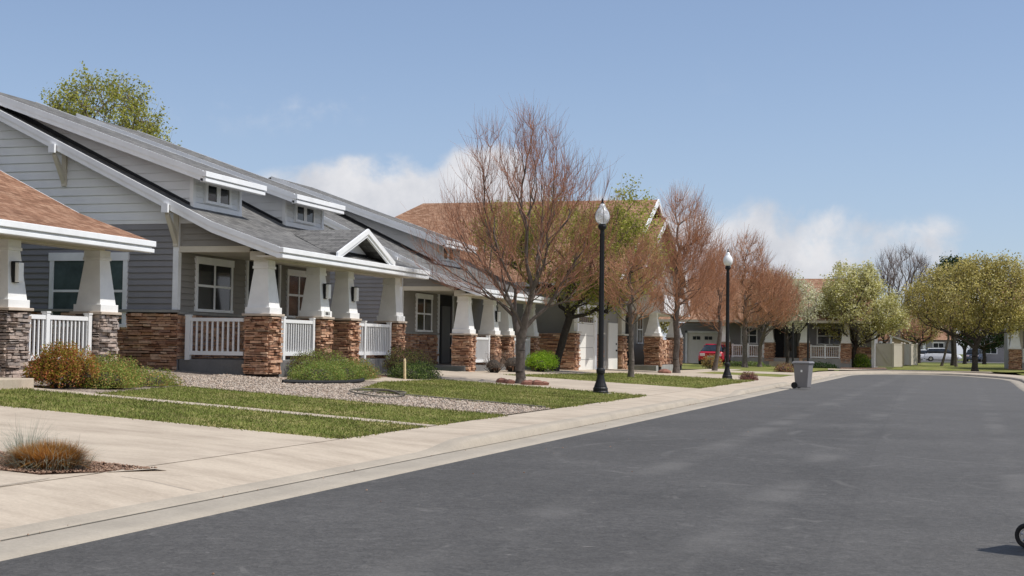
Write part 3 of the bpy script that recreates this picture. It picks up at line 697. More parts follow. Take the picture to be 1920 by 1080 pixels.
    # dormers
    for (da, db, ra, rb) in dorm:
        s = MB(o); XF = -16.05; zf = 5.10; zr = lambda X: 5.245-.13+.354*(-15.5-X)
        s.prism([(XF-.02, da+.02, 4.3), (XF-.02, da+.02, zr(XF)), (XR+.3, da+.02, zr(XR+.3)), (XR+.3, da+.02, 6.9)], (0, db-da-.04, 0))
        dm = s.build('dormer', M['sidew'], root)
        for yy, sg in ((da+.02, -1), (db-.02, 1)):
            s = MB(o); clap(s, 'Y', yy, sg, 4.45, 7.1, lambda z: (-15.5-(z-5.115)/.354 if z > 5.3 else XF-.0-10, min(XF-.02, XB-(z-4.10)/.48)) if z > 5.3 else (XB-(z-4.10)/.48 if False else -15.2-(z-4.10)/.48, XF-.02), .2)
            s.v = []; s.f = []
            z = 4.5
            while z < 7.0:
                zb = z+.2
                hi = lambda q: min(XF-.02, -15.5-(q-5.115)/.354)     # street-side limit under the dormer roof
                lo = lambda q: -15.2-(q-4.10)/.48                    # where the main roof cuts it
                a0, a1, b0, b1 = lo(z), hi(z), lo(zb), hi(zb)
                if a1 > a0:
                    if b1 < b0: b1 = b0
                    s.poly([(a0, yy+sg*.03, z), (a1, yy+sg*.03, z), (b1, yy+sg*.003, zb), (b0, yy+sg*.003, zb)])
                    s.poly([(a0, yy, z), (a1, yy, z), (a1, yy+sg*.03, z), (a0, yy+sg*.03, z)])
                z = zb
            s.build('dormer_siding', M['sidew'], dm)
            s = MB(o); a, c_ = sorted((yy+sg*.02, yy+sg*.035))
            s.prism([(XF-.05, a, ztop(XF-.05)-.02), (XF-.05, a, ztop(XF-.05)+.07), (XR+.9, a, ztop(XR+.9)+.10), (XR+.9, a, ztop(XR+.9)-.02)], (0, c_-a, 0)); s.build('flashing', M['flash'], dm)
        s = MB(o); clap(s, 'X', XF-.02, 1, 4.62, 5.25, lambda z: (da+.1, db-.1), .13); s.build('dormer_face', M['sidew'], dm)
        s = MB(o); s.box(XF-.03, XF+.05, da-.01, db+.01, 4.43, 4.60); s.box(XF-.05, XF+.04, da-.02, da+.10, 4.601, 5.24); s.box(XF-.05, XF+.04, db-.10, db+.02, 4.601, 5.24); s.build('dormer_trim', M['white'], dm)
        mid = (da+db)/2; window(dm, o, 'X', XF, 1, mid-.62, mid+.62, 4.66, 5.16, 2, 1, 'white', 'glass', .09, False, .09)
        s = MB(o); pts = [(-15.5, 5.245), (XR-.05, 5.245+.354*(XR-15.5+.0)*-1 if False else 5.245+.354*(-15.5-XR+.05))]
        s.prism([(x, ra, z) for x, z in pts]+[(-30, ra, 4.6), (-30, ra, 4.5)]+[(x, ra, z-.12) for x, z in reversed(pts)], (0, rb-ra, 0)); s.build('dormer_roof', M[roof], dm)
        for yy, dy in ((ra, -1), (rb, 1)):
            s = MB(o)
            for (h0, h1, q0, q1) in ((-.12, .015, .0, .045), (-.23, -.12, -.02, .03)):
                a, c_ = sorted((yy+dy*q0, yy+dy*q1))
                s.prism([(x, a, z+h1) for x, z in pts]+[(x, a, z+h0) for x, z in reversed(pts)], (0, c_-a, 0))
            s.build('dormer_rake', M['white'], dm)
        s = MB(o); s.box(-15.50, -15.40, ra-.06, rb+.06, 5.12, 5.245); s.box(-15.57, -15.425, ra-.03, rb+.03, 5.01, 5.09); s.box(-15.56, -15.455, ra-.02, rb+.02, 5.091, 5.119); s.build('dormer_gutter', M['white'], dm, bevel=.008)
    # gablet over the entry
    if gablet:
        yc, hw, zt, zl = gablet; s = MB(o); xf = XE+.02
        for sg in (-1, 1):
            pl = [(xf, yc, zt), (-15.72, yc, zt), (-13.75, yc+sg*hw, zl), (xf, yc+sg*hw, zl)]
            s.prism(pl if sg > 0 else list(reversed(pl)), (0, 0, -.09))
        gb = s.build('gablet', M[roofx], root)
        s = MB(o)
        for sg in (-1, 1):
            k = (zt-zl)/hw
            for (o0, o1, x0, x1) in ((.015, -.12, xf, xf+.05), (-.12, -.20, xf-.04, xf+.018)):
                s.prism([(x0, yc, zt+o0), (x0, yc+sg*(hw+.06), zl+o0-.02), (x0, yc+sg*(hw+.06), zl+o1-.02), (x0, yc, zt+o1)], (x1-x0, 0, 0))
        s.build('gablet_rake', M['white'], gb)
        s = MB(o); s.prism([(-13.95, yc, zt-.12), (-13.95, yc+hw*.9, zl-.1), (-13.95, yc-hw*.9, zl-.1)], (-.05, 0, 0)); s.build('tympanum', M['sidew'], gb)
        s = MB(o); s.box(-13.95, -13.92, yc-hw*.62, yc+hw*.62, ztop(-13.94)-.01, ztop(-13.94)+.05); s.build('gablet_flashing', M['flash'], gb)
    if gable_detail:
        for xx in (-19.35, -16.35):
            zt = ztop(xx)-.30
            s = MB(o); s.box(xx-.06, xx+.06, GY-.09, GY-.019, zt-.78, zt+.02); s.box(xx-.06, xx+.06, Y0-.06, GY-.09, zt-.02, zt+.12)
            s.prism([(xx-.05, GY-.09, zt-.72), (xx-.05, GY-.09, zt-.50), (xx-.05, Y0+.02, zt-.02), (xx-.05, Y0+.02, zt-.12)], (.10, 0, 0)); s.build('bracket', M['cream'], root, bevel=.006)
            s = MB(o); s.box(xx-.08, xx+.08, Y0-.10, Y0-.03, zt-.05, zt+.15); s.build('bracket_end', M['white'], root)
        if gwin:
            window(root, o, 'Y', GY, -1, -19.68, -17.6, 1.72, 3.36, 2, 2, 'white', 'curtain', .11)
    return root

G = 'sideg'
H2 = duplex((0, 0, 0), 'grey roofed single storey house with two little dormers and a small triangular porch gablet', 27.9, 37.43,
   [28.46, 31.3, 33.08, 36.44], 'roofg', 'roofgx', 'stone',
   [('Y', 28.52, -16.12, -14.66, (-16.07,)), ('X', -14.2, 29.08, 31.3, (29.55, 31.2)), ('X', -14.2, 33.70, 36.44, (34.5, 36.34))],
   [(28.5, 30.86, 28.02, 30.95), (33.35, 35.8, 32.82, 35.85)], (32.84, 1.86, 4.31, 3.60), None, lights=(31.62, 33.40),
   wins=[('X', -16.32, 1, 29.18, 31.0, 2.12, 3.32), ('X', -16.32, 1, 34.1, 35.6, 2.08, 3.3)], plate=31.62, steps=[(31.95, 33.05, -14.12, -13.75, .84), (31.9, 33.1, -13.75, -13.4, .68)], recess=(31.78, 33.6))
H3 = duplex((0, 14.6, -.27), 'second grey roofed house, its dormer half hidden by the big bare tree', 27.75, 37.43,
   [28.46, 31.3, 33.08, 36.44], 'roofg', 'roofgx', 'stone',
   [('X', -14.2, 29.08, 31.3, (29.3, 31.1)), ('X', -14.2, 33.70, 36.44, (34.5, 36.3))],
   [(30.7, 33.3, 30.15, 33.5)], None, None, lights=(31.62,),
   wins=[('X', -16.32, 1, 29.55, 31.15, 2.12, 3.32), ('X', -16.32, 1, 34.1, 35.6, 2.08, 3.3)], steps=[(29.6, 31.0, -14.12, -13.7, .7)], recess=(31.85, 33.4), gwin=False)
H1 = duplex((-1.4, -12.55, -.09), 'house at the left edge with brown porch roof and grey ledgestone columns', 26.2, 37.43,
   [28.0, 33.55, 36.44], 'roofb', 'roofbx', 'stoneg',
   [('X', -14.2, 34.2, 36.4, (34.95, 36.32))], [], None, None, lights=(33.80,), wins=[], gable_detail=False, wallY1=36.75, recess=(33.0, 34.4), steps=[(29.6, 32.45, -14.12, -12.65, .84), (29.6, 31.9, -14.1, -12.95, 1.07)])

# ------------------------------------------------------------ garage house with the brown roof
o = (-17, 61, .3)
H4 = empty('garage_house', o, 'taller brown roofed house with white garage door behind the bare trees', 'house')
b = MB(o); b.box(-23, -13.45, 54.5, 72.9, -.1, 3.9); b.build('wall', M['sidet'], H4)
# upper gable mass, ridge square to the street
YR, ZR = 62.8, 8.2
s = MB(o)
s.prism([(-12.2, 55.0, 3.9), (-12.2, YR, ZR-.3), (-12.2, 70.6, 3.9)], (-9.0, 0, 0)); s.build('gable_wall', M['sidet'], H4)
s = MB(o); k = .49
ro = lambda Y: ZR-k*abs(Y-YR)
s.prism([(-11.45, YR, ZR), (-11.45, 54.2, ro(54.2)), (-11.45, 54.2, ro(54.2)-.16), (-11.45, YR, ZR-.17), (-11.45, 72.9, ro(72.9)-.16), (-11.45, 72.9, ro(72.9))], (-11.45, 0, 0))
# rear hip
s.poly([(-22.89, YR, ZR), (-22.89, 54.2, ro(54.2)), (-27.2, 54.2, ro(54.2))]); s.poly([(-22.89, YR, ZR), (-27.2, 54.2, ro(54.2)), (-27.2, 72.9, ro(72.9))])
s.build('roof', M['roofbx'], H4)
s = MB(o)
for sg in (-1, 1):
    Ye = YR+sg*8.6
    s.prism([(-11.44, YR, ZR+.02), (-11.44, Ye, ro(Ye)+.02), (-11.44, Ye, ro(Ye)-.24), (-11.44, YR, ZR-.24)], (.06, 0, 0))
s.box(-23, -11.40, 54.12, 54.2, ro(54.2)-.17, ro(54.2)+.0); s.build('fascia', M['white'], H4)
# lower front gable wing
YW, ZW = 63.3, 7.42; kw = .46
s = MB(o); s.prism([(-11.5, YW-5.4, ZW-.3-kw*5.4), (-11.5, YW, ZW-.3), (-11.5, YW+5.4, ZW-.3-kw*5.4), (-11.5, YW+5.4, 3.9), (-11.5, YW-5.4, 3.9)], (-1.5, 0, 0)); s.build('wing_wall', M['sidet'], H4)
s = MB(o)
for sg in (-1, 1):
    s.prism([(-11.1, YW, ZW), (-14.0, YW, ZW), (-14.0, YW+sg*6.2, ZW-kw*6.2), (-11.1, YW+sg*6.2, ZW-kw*6.2)], (0, 0, -.14))
s.build('wing_roof', M['roofbx'], H4)
s = MB(o)
for sg in (-1, 1): s.prism([(-11.09, YW, ZW+.02), (-11.09, YW+sg*6.25, ZW-kw*6.25+.02), (-11.09, YW+sg*6.25, ZW-kw*6.25-.24), (-11.09, YW, ZW-.24)], (.06, 0, 0))
s.build('wing_fascia', M['white'], H4)
s = MB(o); s.box(-13.44, -13.38, 55.35, 58.35, .33, 2.75); gd = s.build('garage_door', M['gdoor'], H4)
s = MB(o)
for z in (.85, 1.35, 1.85, 2.35): s.box(-13.38, -13.374, 55.4, 58.3, z, z+.02)
s.build('panel_groove', M['slab'], gd)
s = MB(o)
for i in range(8): s.box(-13.38, -13.37, 55.5+i*.36, 55.5+i*.36+.27, 2.42, 2.65)
s.build('pane', M['glass'], gd)
s = MB(o); s.box(-13.44, -13.30, 55.1, 55.34, .3, 3.0); s.box(-13.44, -13.30, 58.36, 58.75, .3, 3.0); s.box(-13.44, -13.30, 55.1, 58.75, 3.0, 3.18); s.build('door_surround', M['white'], H4)
for (a, c_) in ((54.2, 54.95), (58.85, 59.4), (63.6, 64.6)):
    s = MB(o); s.box(-13.5, -13.2, a, c_, .3, 1.95); cc = s.build('stone_pier', M['mortar'], H4)
    s = MB(o); stones(s, 'X', -13.2, 1, a, c_, .35, 1.93, 1.4); stones(s, 'Y', a, -1, -15.0, -13.2, .35, 1.93, 1.4); s.build('stone_facing', M['stone'], cc)
    s = MB(o); s.box(-13.6, -13.1, a-.08, c_+.05, 1.95, 2.02); s.box(-13.44, -13.25, a+.1, c_-.1, 2.02, 3.2); s.build('pier_top', M['cream'], cc)
s = MB(o); s.box(-13.44, -13.38, 61.4, 63.4, .33, 2.5); gd = s.build('side_door', M['gdoor'], H4); s = MB(o); s.box(-13.38, -13.32, 63.0, 63.08, 1.2, 1.28); s.box(-13.38, -13.34, 63.0, 63.08, 1.5, 1.58); s.build('door_handle', M['black'], gd)
s = MB(o); s.box(-13.44, -13.42, 64.7, 67.2, .35, 3.1); s.build('entry_shade_panel', M['dark'], H4)  # recess shade as a flat dark sheet, no real depth
window(H4, o, 'X', -13.44, 1, 68.2, 69.6, 1.6, 3.0, 2, 2)
s = MB(o); s.box(-13.44, -11.85, 65.0, 72.5, -.1, .55); s.build('porch_slab', M['slab'], H4)
s = MB(o); s.box(-13.4, -11.5, 65.0, 72.9, 3.05, 3.9); s.build('porch_beam', M['white'], H4)
for yn in (65.6, 71.6): column(H4, o, -11.8, yn, .5, 3.05, 1.9, 'stone', .1, .74)
s = MB(o); stones(s, 'X', -12.2, 1, 66.6, 71.5, .6, 1.8, 1.5); s.box(-12.3, -12.2, 66.6, 71.5, .5, 1.8); s.build('porch_wall', M['stone'], H4)

# ------------------------------------------------------------ facing house at the end of the street
o = (-9, 102, .3)
H5 = empty('porch_house', o, 'low house facing the camera at the street end with two railed porches', 'house')
b = MB(o); b.box(-13.4, -2.95, 101.6, 112, 0, 3.3); b.box(-17.5, -13.4, 104.2, 112, 0, 3.3); b.build('wall', M[G], H5)
s = MB(o); clap(s, 'Y', 101.6, -1, 1.7, 3.2, lambda z: (-13.4, -2.98), .2); clap(s, 'Y', 104.2, -1, 2.7, 3.2, lambda z: (-17.5, -13.4), .2); s.build('siding', M[G], H5)
s = MB(o); s.prism([(-18.0, 99.4, 3.45), (-18, 105.8, 6.72), (-18, 112.6, 3.3), (-18, 112.6, 3.15), (-18, 105.8, 6.55), (-18, 99.4, 3.3)], (15.0, 0, 0)); s.build('roof', M['roofbx'], H5)
s = MB(o); s.box(-18, -3.0, 99.3, 99.42, 3.28, 3.46); s.build('eave_fascia', M['fence'], H5)
s = MB(o); s.box(-13.4, -4.4, 99.9, 101.6, .0, .80); s.build('porch_slab', M['slab'], H5)
s = MB(o); s.box(-10.0, -8.4, 99.0, 99.9, .0, .55); s.build('porch_step', M['concrete'], H5)
for xf in (-12.9, -9.75, -7.3, -4.45):
    column(H5, o, xf+.0, 99.9, .5, 3.3, 1.85, 'stone', .1, .68)
railing(H5, o, 'Y', 100.1, -12.8, -10.45, .82, 1.72, (-12.7, -11.6, -10.5)); railing(H5, o, 'Y', 100.1, -7.3, -5.15, .82, 1.72, (-7.2, -6.2, -5.2))
s = MB(o); s.box(-9.2, -8.3, 101.5, 101.58, .85, 2.95); dd = s.build('door', M['door'], H5); s = MB(o); s.box(-8.95, -8.55, 101.47, 101.5, 1.3, 2.7); s.build('pane', M['glass'], dd)
s = MB(o); s.box(-9.9, -9.22, 101.5, 101.59, .85, 3.1); s.build('entry_shade_panel', M['dark'], H5)  # flat dark sheet painted as entry shade beside the door
window(H5, o, 'Y', 101.58, -1, -6.9, -5.1, 1.8, 3.0, 2, 2); window(H5, o, 'Y', 101.58, -1, -12.3, -11.1, 1.8, 3.0, 2, 2)
s = MB(o); s.box(-16.6, -14.2, 104.08, 104.18, .2, 2.55); gd = s.build('garage_door', M['gdoor'], H5)
s = MB(o); [s.box(x, x+.25, 104.05, 104.08, 2.05, 2.3) for x in (-16.2, -15.9, -15.3, -15.0)]; s.build('pane', M['glass'], gd)
s = MB(o); s.box(-16.75, -16.6, 104.0, 104.18, .2, 2.7); s.box(-14.2, -14.05, 104.0, 104.18, .2, 2.7); s.box(-16.75, -14.05, 104.0, 104.18, 2.55, 2.7); s.build('door_surround', M['white'], H5)
s = MB(o); s.box(-3.1, -2.9, 101.52, 101.7, .2, 3.2); s.build('corner_board', M['white'], H5)
s = MB(o); stones(s, 'Y', 101.6, -1, -13.4, -3.1, .8, 1.65, 2); stones(s, 'Y', 104.2, -1, -14.0, -13.4, .3, 1.65, 2); s.build('stone_wainscot', M['stone'], H5)

# right-hand house
o = (10, 108, .2)
H6 = empty('corner_house', o, 'house at the right edge with grey walls over a brown stone base', 'house')
b = MB(o); b.box(6.6, 20, 106.3, 116, 0, 3.9); b.build('wall', M['sidet'], H6)
column(H6, o, 7.15, 105.2, .2, 3.3, 1.62, 'stone', .0, .8)
s = MB(o); s.box(6.3, 7.3, 106.0, 106.3, 1.7, 3.8); s.build('corner_panel', M['soffit'], H6)
s = MB(o); s.box(6.28, 6.38, 105.9, 106.32, 1.6, 3.9); s.build('corner_board', M['white'], H6)
s = MB(o); s.prism([(5.8, 104.6, 3.8), (5.8, 111, 6.8), (5.8, 117, 3.8), (5.8, 117, 3.65), (5.8, 111, 6.65), (5.8, 104.6, 3.65)], (15, 0, 0)); s.build('roof', M['roofbx'], H6)
s = MB(o); s.box(7.2, 20, 105.4, 106.3, 0, .7); s.build('porch_slab', M['slab'], H6)
railing(H6, o, 'Y', 105.6, 7.2, 10, .75, 1.65, (7.3, 8.6)); window(H6, o, 'Y', 106.28, -1, 7.7, 9.2, 1.9, 3.2, 2, 2)

def farhouse(x, y, w_, d_, h, rh, wall, roof, label, ax='X', wins=3):
    o = (x, y, .1); h_ = empty('far_house', o, label, 'house')
    b = MB(o); b.box(x-w_/2, x+w_/2, y-d_/2, y+d_/2, 0, h); b.build('wall', M[wall], h_)
    s = MB(o); s.prism([(x-w_/2-.5, y-d_/2-.5, h-.1), (x-w_/2-.5, y, h+rh), (x-w_/2-.5, y+d_/2+.5, h-.1), (x-w_/2-.5, y, h+rh-.25)], (w_+1, 0, 0)); s.build('roof', M[roof], h_)
    for i in range(wins):
        u = x-w_/2+w_*(i+.5)/wins; window(h_, o, 'Y', y-d_/2, -1, u-.8, u+.8, 1.2, 2.7, 2, 2)
    s = MB(o)
    for i in range(wins+1): u = x-w_/2+w_*i/wins; s.box(u-.2, u+.2, y-d_/2-.35, y-d_/2-.05, 0, h-.1)
    s.build('porch_post', M['white'], h_)
    return h_
farhouse(-3.0, 216, 16, 10, 3.2, 3.0, 'sideg', 'roofbx', 'dark low house far behind the parked white car', wins=4)
farhouse(11.5, 196, 9, 9, 3.4, 3.0, 'sideg', 'roofgx', 'shadowed grey house far behind the large olive tree', wins=2)
farhouse(-25, 215, 18, 10, 3.2, 3.2, 'sidet', 'roofbx', 'distant tan house behind the porch house at the street end', wins=4)

# fences, shed
def fence(label, pts, z0, z1):
    o = (*pts[0], z0); f = empty('vinyl_fence', o, label, 'fence')
    for i in range(len(pts)-1):
        a, b_ = Vector((*pts[i], 0)), Vector((*pts[i+1], 0)); t = (b_-a).normalized(); n = Vector((-t.y, t.x, 0))*.03
        s = MB(o); s.prism([(v.x, v.y, z0+.05) for v in (a-n, b_-n, b_+n, a+n)], (0, 0, z1-z0-.13)); p = s.build('panel', M['fence'], f)
        n *= 1.6
        for zz, hh in ((z1-.08, .08), (z0+.05, .12)): s = MB(o); s.prism([(v.x, v.y, zz) for v in (a-n, b_-n, b_+n, a+n)], (0, 0, hh)); s.build('rail', M['fence'], p)
    for q in pts:
        s = MB(o); s.box(q[0]-.08, q[0]+.08, q[1]-.08, q[1]+.08, z0, z1+.04); s.frust(q[0]-.1, q[0]+.1, q[1]-.1, q[1]+.1, z1+.04, q[0]-.02, q[0]+.02, q[1]-.02, q[1]+.02, z1+.12); s.build('fence_post', M['fence'], f)
    return f
f1 = fence('beige vinyl fence with a gate brace beside the far porch house', [(-3.1, 107), (-1.72, 107), (-1.1, 109.5)], .17, 1.95)
s = MB((-3.1, 107, .17)); s.prism([(-3.0, 106.93, 1.85), (-2.85, 106.93, 1.85), (-1.9, 106.93, .4), (-2.05, 106.93, .4)], (0, -.02, 0)); s.build('gate_brace', M['fence'], f1)
fence('shorter far panel of beige fence beyond the shed', [(-1.0, 122), (-.55, 121), (.0, 124)], .2, 2.0)
o = (-1.3, 126, .1); sh = empty('garden_shed', o, 'small tan shed with slanted roof showing above the beige fence', 'shed')
s = MB(o); s.prism([(-2.1, 124, .1), (-.75, 124, .1), (-.75, 124, 2.15), (-2.1, 124, 2.6)], (0, 3, 0)); s.build('wall', M['tan'], sh)
s = MB(o); s.prism([(-2.3, 123.7, 2.66), (-.4, 123.7, 2.03), (-.4, 123.7, 2.16), (-2.3, 123.7, 2.80)], (0, 3.6, 0)); s.build('roof', M['cream'], sh)
s = MB(o); s.box(-2.22, -2.05, 123.85, 124.02, .1, 2.6); s.build('corner_board', M['white'], sh)

# ------------------------------------------------------------ street lamps
def lamp(loc, label, clear=False):
    t = empty('street_lamp', loc, label, 'street lamp', 'black post lamps with globes along the street')
    s = MB(); s.lathe([(.21, 0), (.21, .05), (.195, .07), (.195, .14), (.17, .17), (.165, .20), (.135, .28), (.105, .38), (.09, .46), (.085, .50), (.112, .53), (.118, .60), (.108, .64), (.075, .67)], n=20); s.build('lamp_base', M['black'], t, smooth=False)
    s = MB(); s.lathe([(.073, .66), (.064, 2.2), (.055, 4.30), (.10, 4.34), (.115, 4.40), (.09, 4.46)], n=16)
    for i in range(8):
        a = i*math.pi/4; s.tube([(.066*math.cos(a), .066*math.sin(a), .8), (.056*math.cos(a), .056*math.sin(a), 4.2)], .008, 4)
    s.build('post', M['black'], t)
    s = MB(); s.lathe([(.085, 4.46), (.15, 4.52), (.185, 4.60), (.19, 4.68), (.175, 4.76), (.125, 4.85), (.085, 4.90), (.08, 4.95), (.05, 5.0)], n=20); g_ = s.build('globe', M['globec' if clear else 'globe'], t, smooth=True)
    s = MB(); s.lathe([(.052, 5.0), (.045, 5.03), (.02, 5.05), (.028, 5.09), (.008, 5.15)], n=10); s.build('finial', M['black'], g_)
    s = MB()
    if clear:
        for i in range(4):
            a = i*math.pi/2+.4; s.tube([(q*math.cos(a), q*math.sin(a), z) for q, z in ((.088, 4.46), (.155, 4.52), (.19, 4.60), (.195, 4.68), (.18, 4.76), (.13, 4.85), (.088, 4.92))], .006, 4)
        s.build('globe_ribs', M['binm'], g_)
    s = MB(); s.lathe([(.30, -.06), (.30, .012)], n=16); s.build('footing', M['slab'], t)
    return t
lamp((-7.7, 34.45, .22), 'tall black street lamp nearest the camera, on the lawn corner by the driveway', True).scale = (.97, .97, .965)
lamp((-7.15, 54.7, .19), 'second black street lamp farther down, between the bare reddish trees')
s = MB((-17, 61, .3)); s.box(-11.5, -11.36, 61.2, 61.38, 3.9, 5.7); s.box(-11.52, -11.3, 61.05, 61.5, 5.7, 6.05); s.build('downspout', M['white'], H4)
t = empty('dark_post', (-7.85, 93, .18), 'thin dark lamp post left of the trash bin before the far porch', 'post', 'dark posts before the far porch')
s = MB(); s.lathe([(.16, 0), (.14, .3), (.09, .36), (.07, .6), (.06, 3.0)], n=10); s.build('post', M['black'], t)
t = dup(t, None, (.9, 1.0, 0)); t['label'] = 'thin dark post directly above the trash bin before the far porch'

# ------------------------------------------------------------ wheelie bin
bn = empty('trash_bin', (-3.90, 50.4, .02), 'grey wheeled trash bin standing at the kerb', 'bin', rz=R(-14)); bn.scale = (.92, .92, .95)
s = MB(); s.frust(-.23, .25, -.24, .24, .04, -.29, .33, -.29, .29, .93); s.box(-.31, .35, -.31, .31, .90, .95); s.build('body', M['binm'], bn, bevel=.025)
s = MB(); s.frust(-.36, .38, -.33, .33, .952, -.30, .32, -.28, .28, 1.02); s.tube([(-.38, -.2, .93), (-.38, .2, .93)], .02, 6); ld = s.build('lid', M['binm'], bn, bevel=.02)
for y in (-.27, .27):
    s = MB(); s.tube([(-.25, y-.03, .12), (-.25, y+.03, .12)], .12, 16); s.build('wheel', M['rubber'], bn)
s = MB(); s.tube([(-.25, -.3, .12), (-.25, .3, .12)], .015, 6); s.build('axle', M['black'], bn)
s = MB(); s.box(.0, .07, -.277, -.27, .62, .78); s.build('sticker', M['lampw'], bn)

# ------------------------------------------------------------ cars
def car(name, loc, rz, m, label, L=4.5, Wd=1.8, H=1.42, suv=False, flip=False):
    t = empty(name, loc, label, 'car', rz=rz)
    def loft(st, nm, mm, par):
        s = MB(); n = None
        for (x, hw, zb, zt, tw) in st:
            ring = [(-hw*.92, zb), (-hw, zb+.12), (-hw, (zb+zt)/2), (-tw, zt-.06), (-tw*.9, zt), (tw*.9, zt), (tw, zt-.06), (hw, (zb+zt)/2), (hw, zb+.12), (hw*.92, zb)]
            n = len(ring); s.v += [(x, y, z) for y, z in ring]
        for i in range(len(st)-1):
            for k in range(n): s.f.append((i*n+k, i*n+(k+1) % n, (i+1)*n+(k+1) % n, (i+1)*n+k))
        s.f += [tuple(range(n-1, -1, -1)), tuple(range((len(st)-1)*n, len(st)*n))]
        return s.build(nm, M[mm], par, smooth=False, bevel=.03)
    h = Wd/2; zh = .98 if suv else .90
    if suv: bt = [(-L/2, h*.86, .38, zh-.1, h*.8), (-L/2+.12, h*.97, .3, zh+.02, h*.9), (-L/4, h, .25, zh+.05, h*.94), (L/6, h, .25, zh+.04, h*.94), (L/2-.35, h*.95, .28, zh-.1, h*.85), (L/2, h*.8, .38, zh-.35, h*.72)]
    else: bt = [(-L/2, h*.86, .35, zh-.06, h*.8), (-L/2+.15, h*.97, .26, zh+.02, h*.88), (-L/4, h, .22, zh, h*.92), (L/6, h, .22, zh-.02, h*.92), (L/2-.4, h*.95, .24, zh-.14, h*.84), (L/2, h*.78, .35, zh-.36, h*.7)]
    body = loft(bt, 'body', m, t)
    if suv: ct = [(-L/2+.1, h*.86, zh-.05, zh+.1, h*.8), (-L/2+.42, h*.88, zh-.05, H-.03, h*.72), (L/10, h*.88, zh-.05, H, h*.72), (L/4+.15, h*.9, zh-.1, zh+.03, h*.82)]
    else: ct = [(-L/2+.55, h*.84, zh-.1, zh+.03, h*.78), (-L/2+1.2, h*.84, zh-.1, H-.05, h*.66), (.25, h*.84, zh-.1, H, h*.66), (L/4, h*.88, zh-.14, zh, h*.8)]
    loft(ct, 'cabin_glass', 'glass', t)
    s = MB(); x0, x1 = ct[1][0]-.02, ct[2][0]+.05; s.frust(x0, x1, -h*.64, h*.64, H-.045, x0+.08, x1-.08, -h*.56, h*.56, H+.03); s.build('roof_panel', M[m], t, bevel=.02)
    s = MB()
    for y in (-1, 1):
        for i in range(1, 3):
            a, b_ = ct[i], ct[i]
            s.tube([(a[0], y*a[1]*1.0, zh-.02), (a[0]*.98, y*a[4]*1.01, a[3]-.02)], .035, 4)
    s.build('pillars', M[m], t)
    for x in (-L/2+.8, L/2-.85):
        for y in (-1, 1):
            s = MB(); s.tube([(x, y*(h-.20), .32), (x, y*(h+.01), .32)], .32, 18); wv = s.build('wheel', M['rubber'], t)
            s = MB(); s.tube([(x, y*(h+.005), .32), (x, y*(h+.02), .32)], .19, 12); s.build('rim', M['chrome'], wv)
    for y in (-1, 1):
        s = MB(); s.box(-L/2-.02, -L/2+.12, y*h*.62-.17, y*h*.62+.17, zh-.30, zh-.12); s.build('tail_light', M['tailw'], t, bevel=.02)
        s = MB(); s.box(L/2-.2, L/2+.01, y*h*.6-.16, y*h*.6+.16, zh-.42, zh-.3); s.build('headlight', M['lampw'], t)
    s = MB(); s.box(-L/2-.03, -L/2+.02, -.22, .22, zh-.40, zh-.26); s.build('licence_plate', M['carg'], t)
    s = MB(); s.box(-L/2-.03, -L/2+.1, -h*.8, h*.8, .26, .36); s.build('bumper', M['black'], t)
    return t
car('parked_car', (-13.55, 97.2, .27), R(90), 'red', 'red sedan seen from behind in the far garage driveway')
car('parked_car', (3.2, 186, .15), R(0), 'carw', 'white estate car parked sideways far away under the olive tree', 4.6, 1.85, 1.65, True)
car('parked_car', (.3, 192, .15), R(180), 'carw', 'white pickup-like car partly behind the white estate car', 4.2, 1.85, 1.45, False)
car('parked_car', (-1.6, 189, .15), R(90), 'carg', 'silver car parked at the left end of the far car row', 4.2, 1.8, 1.5, True)
car('parked_car', (7.4, 190, .15), R(75), 'carb', 'dark blue car parked right of the white estate car', 4.4, 1.85, 1.6, True)

